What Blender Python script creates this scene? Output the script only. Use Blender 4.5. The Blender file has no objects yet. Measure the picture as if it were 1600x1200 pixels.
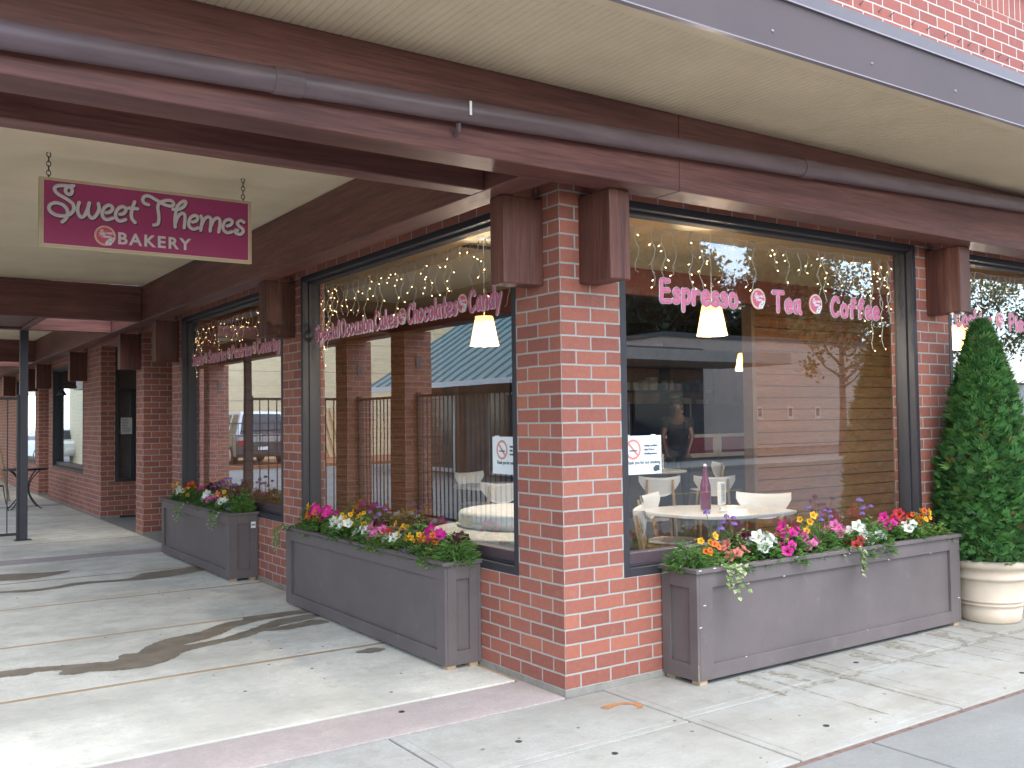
import bpy, bmesh, math, random
from mathutils import Vector, Matrix, noise as mnoise
C = bpy.context.scene
COL = C.collection
PI = math.pi
rnd = random.Random(7)

# ------------------------------------------------------------------ camera
cam_d = bpy.data.cameras.new('camera'); cam = bpy.data.objects.new('camera', cam_d); COL.objects.link(cam)
CR = (0.8254761894, -0.5642960490, -0.0126107012)
CU = (-0.0106798889, -0.0379532864, 0.9992224417)
CF = (0.5643358935, 0.8246996527, 0.0373561533)
cam.matrix_world = Matrix(((CR[0], CU[0], -CF[0], -3.1884), (CR[1], CU[1], -CF[1], -4.1762), (CR[2], CU[2], -CF[2], 1.5185), (0, 0, 0, 1)))
cam_d.sensor_width = 36; cam_d.lens = 36 * 1482.5 / 1600; cam_d.clip_end = 600; cam_d.clip_start = 0.05
C.camera = cam

# ------------------------------------------------------------------ light
SUN_EL, SUN_AZ = math.radians(62), math.radians(-100)     # overcast brightness: direction TO the sun, azimuth from +X
W = bpy.data.worlds.new('World'); C.world = W; W.use_nodes = True
wn = W.node_tree.nodes; wl = W.node_tree.links
sky = wn.new('ShaderNodeTexSky'); sky.sky_type = 'NISHITA'; sky.sun_disc = False
sky.sun_elevation = SUN_EL; sky.sun_rotation = math.radians(90) - SUN_AZ
sky.air_density = 1.0; sky.dust_density = 0.6; sky.ozone_density = 1.0
hs = wn.new('ShaderNodeHueSaturation'); hs.inputs['Saturation'].default_value = .60       # a hazy, bright overcast sky
wl.new(sky.outputs[0], hs.inputs['Color']); wl.new(hs.outputs[0], wn['Background'].inputs[0]); wn['Background'].inputs[1].default_value = 0.15
sd = bpy.data.lights.new('sun', 'SUN'); sd.energy = 0.52; sd.angle = math.radians(50); sd.color = (1, .93, .82)
sun = bpy.data.objects.new('sun', sd); COL.objects.link(sun)
sun.rotation_euler = Vector((math.cos(SUN_EL) * math.cos(SUN_AZ), math.cos(SUN_EL) * math.sin(SUN_AZ), math.sin(SUN_EL))).to_track_quat('Z', 'Y').to_euler()
C.view_settings.view_transform = 'Standard'; C.view_settings.look = 'None'
C.view_settings.exposure = 2.4; C.view_settings.gamma = 1
C.render.engine = 'CYCLES'
C.cycles.max_bounces = 9; C.cycles.diffuse_bounces = 5; C.cycles.glossy_bounces = 5
C.cycles.transmission_bounces = 6; C.cycles.transparent_max_bounces = 16
C.cycles.use_denoising = True; C.cycles.sample_clamp_indirect = 6
C.cycles.caustics_reflective = False; C.cycles.caustics_refractive = False

# ------------------------------------------------------------------ mesh helpers
class MB:
    def __init__(s): s.v = []; s.f = []; s.uv = []; s.mi = []
    def face(s, pts, uv=None, m=0):
        b = len(s.v); s.v += [tuple(p) for p in pts]; n = len(pts)
        s.f.append(tuple(range(b, b + n))); s.uv.append(uv or [(0, 0)] * n); s.mi.append(m)
    def box(s, x0, x1, y0, y1, z0, z1, m=0, skip=''):
        x0, x1 = min(x0, x1), max(x0, x1); y0, y1 = min(y0, y1), max(y0, y1); z0, z1 = min(z0, z1), max(z0, z1)
        def F(p, uvf):
            s.face(p, [uvf(q) for q in p], m)
        ux = lambda q: (q[1], q[2]); uy = lambda q: (q[0], q[2]); uz = lambda q: (q[0], q[1])
        if 'x' not in skip: F([(x0, y1, z0), (x0, y0, z0), (x0, y0, z1), (x0, y1, z1)], ux)
        if 'X' not in skip: F([(x1, y0, z0), (x1, y1, z0), (x1, y1, z1), (x1, y0, z1)], ux)
        if 'y' not in skip: F([(x0, y0, z0), (x1, y0, z0), (x1, y0, z1), (x0, y0, z1)], uy)
        if 'Y' not in skip: F([(x1, y1, z0), (x0, y1, z0), (x0, y1, z1), (x1, y1, z1)], uy)
        if 'z' not in skip: F([(x0, y1, z0), (x1, y1, z0), (x1, y0, z0), (x0, y0, z0)], uz)
        if 'Z' not in skip: F([(x0, y0, z1), (x1, y0, z1), (x1, y1, z1), (x0, y1, z1)], uz)
    def obox(s, p0, p1, w, h, up=(0, 0, 1), m=0):
        a, b = Vector(p0), Vector(p1); d = (b - a).normalized(); u = Vector(up)
        r = d.cross(u)
        if r.length < 1e-4: r = d.cross(Vector((1, 0, 0)))
        r.normalize(); u = r.cross(d).normalized(); r = r * (w / 2); u = u * (h / 2)
        A = [a - r - u, a + r - u, a + r + u, a - r + u]; B = [b - r - u, b + r - u, b + r + u, b - r + u]
        L = (b - a).length
        s.face(A[::-1], None, m); s.face(B, None, m)
        for i in range(4):
            j = (i + 1) % 4; s.face([A[i], A[j], B[j], B[i]], [(0, 0), (.1, 0), (.1, L), (0, L)], m)
    def tube(s, pts, r, n=8, m=0, cap=True, flat=None):
        P = [Vector(p) for p in pts]; rr = r if isinstance(r, (list, tuple)) else [r] * len(P)
        rings = []; prev = None
        for i, p in enumerate(P):
            d = (P[min(i + 1, len(P) - 1)] - P[max(i - 1, 0)])
            if d.length < 1e-9: d = Vector((0, 0, 1))
            d.normalize()
            if flat is not None:
                b = Vector(flat[0]); a = d.cross(b)
                if a.length < 1e-6: a = Vector((1, 0, 0))
                a.normalize(); kb = flat[1]
            else:
                kb = 1
                a = (prev - d * prev.dot(d)) if prev is not None else d.orthogonal()
                if a.length < 1e-6: a = d.orthogonal()
                a.normalize(); b = d.cross(a)
            prev = a
            rings.append([p + a * (math.cos(2 * PI * k / n) * rr[i]) + b * (math.sin(2 * PI * k / n) * rr[i] * kb) for k in range(n)])
        b0 = len(s.v)
        for R_ in rings: s.v += [tuple(q) for q in R_]
        for i in range(len(rings) - 1):
            for k in range(n):
                k2 = (k + 1) % n
                s.f.append((b0 + i * n + k, b0 + i * n + k2, b0 + (i + 1) * n + k2, b0 + (i + 1) * n + k))
                s.uv.append([(k / n, i), ((k + 1) / n, i), ((k + 1) / n, i + 1), (k / n, i + 1)]); s.mi.append(m)
        if cap:
            s.f.append(tuple(b0 + k for k in range(n))[::-1]); s.uv.append([(0, 0)] * n); s.mi.append(m)
            e = b0 + (len(rings) - 1) * n
            s.f.append(tuple(e + k for k in range(n))); s.uv.append([(0, 0)] * n); s.mi.append(m)
    def lathe(s, prof, n=32, c=(0, 0, 0), m=0, axis='z'):
        b0 = len(s.v)
        for r, z in prof:
            for k in range(n):
                a = 2 * PI * k / n
                q = (r * math.cos(a), r * math.sin(a), z) if axis == 'z' else ((r * math.cos(a), z, r * math.sin(a)) if axis == 'y' else (z, r * math.cos(a), r * math.sin(a)))
                s.v.append((c[0] + q[0], c[1] + q[1], c[2] + q[2]))
        for i in range(len(prof) - 1):
            for k in range(n):
                k2 = (k + 1) % n; A = (b0 + i * n + k, b0 + i * n + k2, b0 + (i + 1) * n + k2, b0 + (i + 1) * n + k)
                s.f.append(A if axis != 'y' else A[::-1]); s.uv.append([(k / n, i / 8), ((k + 1) / n, i / 8), ((k + 1) / n, (i + 1) / 8), (k / n, (i + 1) / 8)]); s.mi.append(m)
    def prism(s, poly, z0, z1, m=0):
        n = len(poly)
        s.face([(x, y, z0) for x, y in poly][::-1], [(x, y) for x, y in poly][::-1], m)
        s.face([(x, y, z1) for x, y in poly], [(x, y) for x, y in poly], m)
        for i in range(n):
            a, b = poly[i], poly[(i + 1) % n]
            s.face([(a[0], a[1], z0), (b[0], b[1], z0), (b[0], b[1], z1), (a[0], a[1], z1)], [(0, z0), (.1, z0), (.1, z1), (0, z1)], m)
    def xform(s, M):
        s.v = [tuple(M @ Vector(p)) for p in s.v]; return s
    def add(s, o, M=None):
        b = len(s.v); s.v += [tuple(M @ Vector(p)) if M is not None else p for p in o.v]
        s.f += [tuple(i + b for i in f) for f in o.f]; s.uv += o.uv; s.mi += o.mi
    def build(s, name, mats, parent=None, smooth=False, bevel=0, seg=2, weld=False):
        me = bpy.data.meshes.new(name); off = wloc(parent)
        me.from_pydata([(p[0] - off[0], p[1] - off[1], p[2] - off[2]) for p in s.v], [], s.f)
        uvl = me.uv_layers.new(name='UVMap'); i = 0
        flat = [c for f in s.uv for u in f for c in u]
        uvl.data.foreach_set('uv', flat)
        mats = mats if isinstance(mats, (list, tuple)) else [mats]
        for mm in mats: me.materials.append(mm)
        if len(mats) > 1: me.polygons.foreach_set('material_index', s.mi)
        if weld or bevel:
            bm = bmesh.new(); bm.from_mesh(me); bmesh.ops.remove_doubles(bm, verts=bm.verts, dist=1e-5); bm.to_mesh(me); bm.free()
        if smooth: me.polygons.foreach_set('use_smooth', [True] * len(me.polygons))
        me.update()
        o = bpy.data.objects.new(name, me); COL.objects.link(o)
        if parent: o.parent = parent
        if bevel:
            bv = o.modifiers.new('bevel', 'BEVEL'); bv.width = bevel; bv.segments = seg; bv.limit_method = 'ANGLE'; bv.angle_limit = math.radians(40)
        return o
def wloc(o):
    x = y = z = 0
    while o is not None:
        x += o.location[0]; y += o.location[1]; z += o.location[2]; o = o.parent
    return (x, y, z)
def tag(o, label, cat, group=None, kind=None):
    if label: o['label'] = label
    if cat: o['category'] = cat
    if group: o['group'] = group
    if kind: o['kind'] = kind
    return o
def thing(name, label, cat, loc=(0, 0, 0), group=None):
    o = bpy.data.objects.new(name, None); COL.objects.link(o); o.location = loc; o.empty_display_size = .1
    return tag(o, label, cat, group)
KIDS = {}
def kids(o): return [c for c in COL.objects if c.parent == o]
def dup(root, loc, rz=0, label=None, group=None, scale=None):
    def cp(o, par):
        c = o.copy(); COL.objects.link(c); c.parent = par
        for ch in CH.get(o.name, []): cp(ch, c)
        return c
    CH = {}
    stack = [root]
    while stack:
        o = stack.pop(); k = kids(o)
        if k: CH[o.name] = k; stack += k
    r = cp(root, None); r.location = loc; r.rotation_euler = (0, 0, rz)
    if scale: r.scale = scale
    if label: r['label'] = label
    if group: r['group'] = group
    return r
def struct(o): o['kind'] = 'structure'; return o
def smooth_line(pts, k=6, closed=False):
    P = [Vector((p[0], p[1], p[2] if len(p) > 2 else 0)) for p in pts]; n = len(P); out = []
    if n < 3 and not closed:
        return [P[0].lerp(P[1], t / k) for t in range(k + 1)] if n == 2 else P
    rng = range(n if closed else n - 1)
    for i in rng:
        g = lambda j: P[j % n] if closed else P[max(0, min(n - 1, j))]
        a, b, c, d = g(i - 1), g(i), g(i + 1), g(i + 2)
        for t in range(k):
            u = t / k
            out.append(.5 * ((2 * b) + (c - a) * u + (2 * a - 5 * b + 4 * c - d) * u * u + (3 * b - a - 3 * c + d) * u ** 3))
    out.append(P[0].copy() if closed else P[-1])
    return out

# ------------------------------------------------------------------ materials
def newmat(name):
    m = bpy.data.materials.new(name); m.use_nodes = True
    return m, m.node_tree.nodes, m.node_tree.links, m.node_tree.nodes['Principled BSDF']
def c4(c): return (c[0], c[1], c[2], 1)
def mixc(n, l, fac, a, b, blend='MIX'):
    x = n.new('ShaderNodeMix'); x.data_type = 'RGBA'; x.blend_type = blend
    for k, v in ((0, fac), (6, a), (7, b)):
        if hasattr(v, 'is_linked') or hasattr(v, 'node'): l.new(v, x.inputs[k])
        elif k == 0: x.inputs[0].default_value = v
        else: x.inputs[k].default_value = c4(v)
    return x.outputs[2]
def noise_out(n, l, vec, scale, detail=4, rough=.55, st=None):
    t = n.new('ShaderNodeTexNoise'); t.inputs['Scale'].default_value = scale; t.inputs['Detail'].default_value = detail; t.inputs['Roughness'].default_value = rough
    if st:
        mp = n.new('ShaderNodeMapping'); mp.inputs['Scale'].default_value = st; l.new(vec, mp.inputs[0]); vec = mp.outputs[0]
    l.new(vec, t.inputs['Vector']); return t.outputs['Fac']
def ramp(n, l, fac, stops):
    r = n.new('ShaderNodeValToRGB'); el = r.color_ramp.elements
    while len(el) < len(stops): el.new(.5)
    for e, (p, c) in zip(el, stops): e.position = p; e.color = c4(c) if len(c) == 3 else c
    l.new(fac, r.inputs[0]); return r.outputs[0]
def gray(v): return (v, v, v)
def bump(n, l, h, bs, strength=.3, dist=.01):
    b = n.new('ShaderNodeBump'); b.inputs['Strength'].default_value = strength; b.inputs['Distance'].default_value = dist
    l.new(h, b.inputs['Height']); l.new(b.outputs[0], bs.inputs['Normal']); return b
def mat(name, col, rough=.6, var=.12, scale=6, spec=.5, metal=0, bmp=0, bscale=60, coat=0, trans=0, st=None, mottle=None):
    m, n, l, b = newmat(name)
    tc = n.new('ShaderNodeTexCoord'); vec = tc.outputs['Object']
    if var:
        f = noise_out(n, l, vec, scale, 5, .6, st)
        a = [max(0, c * (1 - var * 1.6)) for c in col]; d = [min(1, c * (1 + var * 1.6)) for c in col]
        co = ramp(n, l, f, [(.25, a), (.75, d)])
        if mottle:
            f2 = noise_out(n, l, vec, mottle[1], 3, .6); f3 = ramp(n, l, f2, [(mottle[2], gray(0)), (mottle[2] + .1, gray(1))])
            co = mixc(n, l, f3, co, mottle[0])
        l.new(co, b.inputs['Base Color'])
        r = n.new('ShaderNodeMapRange'); l.new(f, r.inputs[0]); r.inputs[3].default_value = max(.02, rough - .08); r.inputs[4].default_value = min(1, rough + .08)
        l.new(r.outputs[0], b.inputs['Roughness'])
    else:
        b.inputs['Base Color'].default_value = c4(col); b.inputs['Roughness'].default_value = rough
    b.inputs['Specular IOR Level'].default_value = spec; b.inputs['Metallic'].default_value = metal
    if coat: b.inputs['Coat Weight'].default_value = coat
    if bmp:
        h = noise_out(n, l, vec, bscale, 4, .6, st); bump(n, l, h, b, bmp, .004)
    return m
def brick_mat(name, off=0.0, c1=(.385, .130, .085), c2=(.225, .076, .058), mortar=(.385, .365, .325), swap=False, width=.2145, row=.0813, rough=.75, ms=.0058, soldier=False, zoff=.032):
    m, n, l, b = newmat(name)
    uv = n.new('ShaderNodeUVMap'); mp = n.new('ShaderNodeMapping'); mp.inputs['Location'].default_value = (off, -zoff, 0)
    l.new(uv.outputs[0], mp.inputs[0]); vec = mp.outputs[0]
    # a little irregularity in the laying
    nz = n.new('ShaderNodeTexNoise'); nz.inputs['Scale'].default_value = 9; l.new(vec, nz.inputs['Vector'])
    sub = n.new('ShaderNodeVectorMath'); sub.operation = 'SUBTRACT'; l.new(nz.outputs['Color'], sub.inputs[0]); sub.inputs[1].default_value = (.5, .5, .5)
    sc = n.new('ShaderNodeVectorMath'); sc.operation = 'SCALE'; l.new(sub.outputs[0], sc.inputs[0]); sc.inputs['Scale'].default_value = .006
    ad = n.new('ShaderNodeVectorMath'); l.new(vec, ad.inputs[0]); l.new(sc.outputs[0], ad.inputs[1]); vec2 = ad.outputs[0]
    t = n.new('ShaderNodeTexBrick'); t.inputs['Scale'].default_value = 1; t.inputs['Brick Width'].default_value = width; t.inputs['Row Height'].default_value = row
    t.inputs['Mortar Size'].default_value = ms; t.inputs['Mortar Smooth'].default_value = .15; t.offset = 0 if soldier else .5
    t.inputs['Color1'].default_value = (0, 0, 0, 1); t.inputs['Color2'].default_value = (1, 1, 1, 1); t.inputs['Mortar'].default_value = (.5, .5, .5, 1); t.inputs['Bias'].default_value = 0
    l.new(vec2, t.inputs['Vector'])
    g = [(a + d) / 2 for a, d in zip(c1, c2)]
    col = ramp(n, l, t.outputs['Color'], [(0, c2), (.45, g), (.8, c1), (1, (c1[0] * 1.12, c1[1] * 1.2, c1[2] * 1.1))])
    f1 = noise_out(n, l, uv.outputs[0], 35, 6, .7); col = mixc(n, l, .35, col, mixc(n, l, f1, (c2[0] * .5, c2[1] * .5, c2[2] * .5), (c1[0] * 1.5, c1[1] * 1.6, c1[2] * 1.6)))
    f3 = noise_out(n, l, uv.outputs[0], 1.3, 4, .6); col = mixc(n, l, ramp(n, l, f3, [(.45, gray(0)), (.8, gray(.35))]), col, (c2[0] * .75, c2[1] * .8, c2[2] * .9))
    f7 = noise_out(n, l, uv.outputs[0], 2.6, 6, .75); col = mixc(n, l, ramp(n, l, f7, [(.58, gray(0)), (.80, gray(.38))]), col, (.46, .39, .34))
    mo = mixc(n, l, noise_out(n, l, uv.outputs[0], 60, 4, .7), [x * .7 for x in mortar], [min(1, x * 1.25) for x in mortar])
    fin = mixc(n, l, t.outputs['Fac'], col, mo); l.new(fin, b.inputs['Base Color'])
    b.inputs['Roughness'].default_value = rough; b.inputs['Specular IOR Level'].default_value = .35
    inv = n.new('ShaderNodeMath'); inv.operation = 'SUBTRACT'; inv.inputs[0].default_value = 1; l.new(t.outputs['Fac'], inv.inputs[1])
    ma = n.new('ShaderNodeMath'); ma.operation = 'MULTIPLY_ADD'; l.new(noise_out(n, l, uv.outputs[0], 120, 4, .7), ma.inputs[0]); ma.inputs[1].default_value = .35; l.new(inv.outputs[0], ma.inputs[2])
    bump(n, l, ma.outputs[0], b, .8, .006)
    return m
def wood_mat(name, dark, light, st=(1, 12, 12), scale=1.25, rough=.5, spec=.35, bmp=.3, blot=.8):
    m, n, l, b = newmat(name)
    tc = n.new('ShaderNodeTexCoord'); vec = tc.outputs['Object']
    f = noise_out(n, l, vec, scale, 8, .65, st); f2 = noise_out(n, l, vec, scale * 5, 6, .7, st); f3 = noise_out(n, l, vec, 1.1, 4, .6, (max(.35, st[0] / 6), max(.35, st[1] / 6), max(.35, st[2] / 6)))
    mid = [(a + d) / 2 for a, d in zip(dark, light)]
    col = ramp(n, l, f, [(.25, dark), (.5, mid), (.8, light)])
    col = mixc(n, l, ramp(n, l, f2, [(.35, gray(.55)), (.6, gray(0))]), col, [x * .5 for x in dark])
    col = mixc(n, l, ramp(n, l, f3, [(.45, gray(0)), (.75, gray(blot))]), col, [x * .55 for x in dark])
    l.new(col, b.inputs['Base Color']); b.inputs['Specular IOR Level'].default_value = spec
    r = n.new('ShaderNodeMapRange'); l.new(f, r.inputs[0]); r.inputs[3].default_value = rough - .1; r.inputs[4].default_value = rough + .12; l.new(r.outputs[0], b.inputs['Roughness'])
    if bmp: bump(n, l, f2, b, bmp, .003)
    return m
def glass_mat(name, tint=(.90, .92, .91), k=4.0, rough=0.0):
    m, n, l, b = newmat(name); out = n['Material Output']; n.remove(b)
    fr = n.new('ShaderNodeFresnel'); fr.inputs['IOR'].default_value = 1.52
    # k reflecting surfaces of a double pane: kR / (1 + (k-1) R)
    a = n.new('ShaderNodeMath'); a.operation = 'MULTIPLY'; l.new(fr.outputs[0], a.inputs[0]); a.inputs[1].default_value = k
    d = n.new('ShaderNodeMath'); d.operation = 'MULTIPLY_ADD'; l.new(fr.outputs[0], d.inputs[0]); d.inputs[1].default_value = k - 1; d.inputs[2].default_value = 1
    q = n.new('ShaderNodeMath'); q.operation = 'DIVIDE'; l.new(a.outputs[0], q.inputs[0]); l.new(d.outputs[0], q.inputs[1])
    t = n.new('ShaderNodeBsdfTransparent'); t.inputs[0].default_value = c4(tint)
    g = n.new('ShaderNodeBsdfGlossy'); gn = noise_out(n, l, n.new('ShaderNodeTexCoord').outputs['Object'], 1.1, 2, .4); gb = n.new('ShaderNodeBump'); gb.inputs['Strength'].default_value = .10; gb.inputs['Distance'].default_value = .006; l.new(gn, gb.inputs['Height']); l.new(gb.outputs[0], g.inputs['Normal'])
    g.inputs['Roughness'].default_value = rough; g.inputs['Color'].default_value = (.82, .92, 1, 1)
    mx = n.new('ShaderNodeMixShader'); l.new(q.outputs[0], mx.inputs[0]); l.new(t.outputs[0], mx.inputs[1]); l.new(g.outputs[0], mx.inputs[2])
    l.new(mx.outputs[0], out.inputs[0]); return m
def emit_mat(name, col, strength, base=(.8, .7, .6)):
    m, n, l, b = newmat(name); b.inputs['Base Color'].default_value = c4(base)
    b.inputs['Emission Color'].default_value = c4(col); b.inputs['Emission Strength'].default_value = strength
    m.cycles.emission_sampling = 'NONE'; return m
def leaf_mat(name, col, trans=.25, rough=.55):
    m, n, l, b = newmat(name); out = n['Material Output']
    tc = n.new('ShaderNodeTexCoord'); f = noise_out(n, l, tc.outputs['Object'], 7, 3)
    co = ramp(n, l, f, [(.25, [c * .65 for c in col]), (.75, [c * 1.35 for c in col])])
    l.new(co, b.inputs['Base Color']); b.inputs['Roughness'].default_value = rough; b.inputs['Specular IOR Level'].default_value = .35
    if trans:
        t = n.new('ShaderNodeBsdfTranslucent'); l.new(co, t.inputs[0]); mx = n.new('ShaderNodeMixShader'); mx.inputs[0].default_value = trans
        l.new(b.outputs[0], mx.inputs[1]); l.new(t.outputs[0], mx.inputs[2]); l.new(mx.outputs[0], out.inputs[0])
    return m
def concrete_mat(name, base, stain, rough=.8, sc=1.0, joints=None):
    m, n, l, b = newmat(name); tc = n.new('ShaderNodeTexCoord'); vec = tc.outputs['Object']
    f = noise_out(n, l, vec, 1.4 * sc, 7, .65); f2 = noise_out(n, l, vec, 18, 6, .7); f3 = noise_out(n, l, vec, 160, 3, .6); f4 = noise_out(n, l, vec, .9 * sc, 6, .7, (1, joints or 3.2, 1))
    col = ramp(n, l, f, [(.2, [c * .80 for c in base]), (.55, base), (.85, [min(1, c * 1.1) for c in base])])
    f5 = noise_out(n, l, vec, 3.1 * sc, 8, .72); f6 = noise_out(n, l, vec, .55 * sc, 5, .7)
    col = mixc(n, l, ramp(n, l, f4, [(.44, gray(0)), (.66, gray(.85))]), col, stain)
    col = mixc(n, l, ramp(n, l, f5, [(.50, gray(0)), (.74, gray(.65))]), col, [c * .72 for c in stain])
    col = mixc(n, l, ramp(n, l, f6, [(.46, gray(0)), (.70, gray(.6))]), col, [c * .85 for c in stain])
    col = mixc(n, l, ramp(n, l, f2, [(.35, gray(.35)), (.6, gray(0))]), col, [c * .72 for c in base])
    col = mixc(n, l, ramp(n, l, f3, [(.3, gray(.4)), (.45, gray(0))]), col, [c * .62 for c in base])
    f8 = noise_out(n, l, vec, 55, 5, .8); col = mixc(n, l, ramp(n, l, f8, [(.38, gray(.55)), (.56, gray(0))]), col, [c * .66 for c in base])
    f9 = noise_out(n, l, vec, 7, 7, .8); col = mixc(n, l, ramp(n, l, f9, [(.54, gray(0)), (.70, gray(.5))]), col, [c * .8 for c in stain])
    l.new(col, b.inputs['Base Color']); b.inputs['Roughness'].default_value = rough; b.inputs['Specular IOR Level'].default_value = .3
    ma = n.new('ShaderNodeMath'); ma.operation = 'MULTIPLY_ADD'; l.new(f3, ma.inputs[0]); ma.inputs[1].default_value = .5; l.new(f2, ma.inputs[2])
    bump(n, l, ma.outputs[0], b, .25, .003); return m

M = {}
M['brick_x'] = brick_mat('brick_facing_street', 0.0)
M['brick_y'] = brick_mat('brick_facing_walk', 0.10725)
M['brick_up'] = brick_mat('brick_upper', 0.03, c1=(.34, .105, .08), c2=(.25, .08, .068), mortar=(.50, .47, .41))
M['soldier'] = brick_mat('brick_soldier', 0.0, c1=(.34, .105, .08), c2=(.26, .085, .07), mortar=(.50, .47, .41), width=.0813, row=.2145, soldier=True, zoff=4.56)
M['wood_x'] = wood_mat('stained_timber_x', (.095, .036, .034), (.30, .125, .098), (.5, 11, 11))
M['wood_y'] = wood_mat('stained_timber_y', (.095, .036, .034), (.30, .125, .098), (11, .5, 11))
M['wood_z'] = wood_mat('stained_timber_z', (.070, .026, .022), (.26, .100, .066), (14, 14, .6))
M['pipe'] = mat('painted_pipe', (.130, .086, .092), .45, .18, 5, st=(.6, 4, 4))
M['soffit'] = mat('cream_soffit', (.68, .555, .385), .55, .05, 3, bmp=.05)
M['ceil'] = mat('cream_ceiling', (.70, .585, .41), .7, .06, 2.2, st=(1, 1, 1))
M['fascia'] = mat('plum_metal', (.092, .072, .074), .6, .06, 2, spec=.25, metal=.0)
M['flash'] = mat('grey_metal', (.115, .10, .105), .4, .1, 4)
M['bead'] = mat('light_metal_edge', (.24, .21, .235), .35, .05, 6)
M['frame'] = mat('charcoal_aluminium', (.030, .027, .032), .55, .12, 5, spec=.5)
M['sill'] = mat('plum_sill', (.085, .055, .062), .5, .12, 6)
M['glass'] = glass_mat('window_glass')
M['foot'] = concrete_mat('footing_concrete', (.33, .31, .27), (.18, .17, .14))
M['walk'] = concrete_mat('walkway_concrete', (.80, .77, .65), (.43, .41, .335), .78, 1.0, 1.3)
M['side'] = concrete_mat('sidewalk_concrete', (.43, .43, .39), (.28, .26, .21), .8, .8)
M['grey'] = concrete_mat('street_concrete', (.27, .275, .26), (.21, .21, .195), .85, .6)
M['band'] = concrete_mat('pink_band', (.50, .43, .395), (.41, .35, .32), .75, 1)
M['strip'] = wood_mat('joint_strip', (.42, .29, .17), (.66, .49, .32), (1, 20, 20), 2, .8)
M['dirt'] = mat('joint_dirt', (.13, .095, .08), .9, .3, 30)
M['asphalt'] = concrete_mat('asphalt', (.19, .175, .16), (.13, .12, .11), .9, .5)
M['wet'] = mat('wet_film', (.235, .195, .14), .55, .25, 6, spec=.5)
def stain_mat(name, col, scale, lo, hi, amt, rough=.85):
    m, n, l, b = newmat(name); out = n['Material Output']; tc = n.new('ShaderNodeTexCoord'); f = noise_out(n, l, tc.outputs['Object'], scale, 6, .7)
    b.inputs['Base Color'].default_value = c4(col); b.inputs['Roughness'].default_value = rough; t = n.new('ShaderNodeBsdfTransparent'); mx = n.new('ShaderNodeMixShader')
    l.new(ramp(n, l, f, [(lo, gray(0)), (hi, gray(amt))]), mx.inputs[0]); l.new(t.outputs[0], mx.inputs[1]); l.new(b.outputs[0], mx.inputs[2]); l.new(mx.outputs[0], out.inputs[0]); return m
M['rust'] = stain_mat('rust_stain', (.46, .19, .06), 24, .30, .52, .95)
M['planter'] = mat('planter_paint', (.130, .108, .104), .55, .10, 3, spec=.35, bmp=.2, bscale=30, mottle=((.165, .142, .138), 12, .66))
M['soil'] = mat('soil', (.035, .026, .02), .95, .4, 40)
M['white'] = mat('white_paint', (.78, .78, .75), .45, .04, 5)
M['offwhite'] = mat('white_laminate', (.80, .80, .77), .3, .03, 5)
M['birch'] = wood_mat('birch', (.42, .27, .13), (.60, .42, .23), (14, 14, 1), 2, .5, bmp=.05, blot=.1)
M['black'] = mat('black_iron', (.022, .022, .026), .45, .15, 10)
M['post'] = mat('dark_post_paint', (.035, .034, .05), .45, .12, 6)

# ================================================================== GROUND
g = MB(); g.box(-150, 150, -150, 150, -.30, -.06); struct(g.build('ground', M['asphalt']))
g = MB()                                                       # bed under all paving, seen only in the joints
g.box(-3.35, 16, -4.2, 34, -.055, -.012); struct(g.build('paving_bed', M['dirt']))
def slabs(name, rects, m, z=0.0, gap=.006, bev=.006):
    b = MB()
    for (x0, x1, y0, y1) in rects:
        b.box(x0 + gap, x1 - gap, y0 + gap, y1 - gap, -.05, z)
    return struct(b.build(name, m, bevel=bev))
xs = [-5.05, -3.73, -2.41, -1.09, .25, 1.52, 2.84, 4.16, 5.48, 6.8, 8.1, 9.4, 10.7, 12, 13.3, 14.6, 16]
R_ = []
for i in range(len(xs) - 1):
    if xs[i + 1] <= -3.3: continue
    x0 = max(xs[i], -3.3)
    if xs[i] >= .2: R_ += [(x0, xs[i + 1], -.65, 0 if xs[i] < .3 else 0), (x0, xs[i + 1], -1.385, -.65)]
    else: R_ += [(x0, xs[i + 1], -.70, -.02), (x0, xs[i + 1], -1.385, -.70)]
slabs('sidewalk', R_, M['side'], z=-.0025)
struct_in = MB()
for (x0, x1, y0, y1) in R_: struct_in.box(x0 + .055, x1 - .055, y0 + .055, y1 - .055, -.0024, 0, skip='z')
struct(struct_in.build('sidewalk', M['side'], bevel=.0015))
R_ = [(x, x + 1.9, -3.9, -1.415) for x in (-3.1, -1.2, .7, 2.6, 4.5, 6.4, 8.3, 10.2, 12.1, 14)]
slabs('street_pavement', R_, M['grey'])
b = MB(); b.box(-3.3, 16, -1.413, -1.387, -.05, -.006); struct(b.build('pavement_joint', mat('reddish_joint', (.17, .105, .085), .9, .3, 20)))
b = MB(); b.box(-3.3, 16, -4.12, -3.93, -.06, .0); struct(b.build('kerb', M['side'], bevel=.015))
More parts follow.
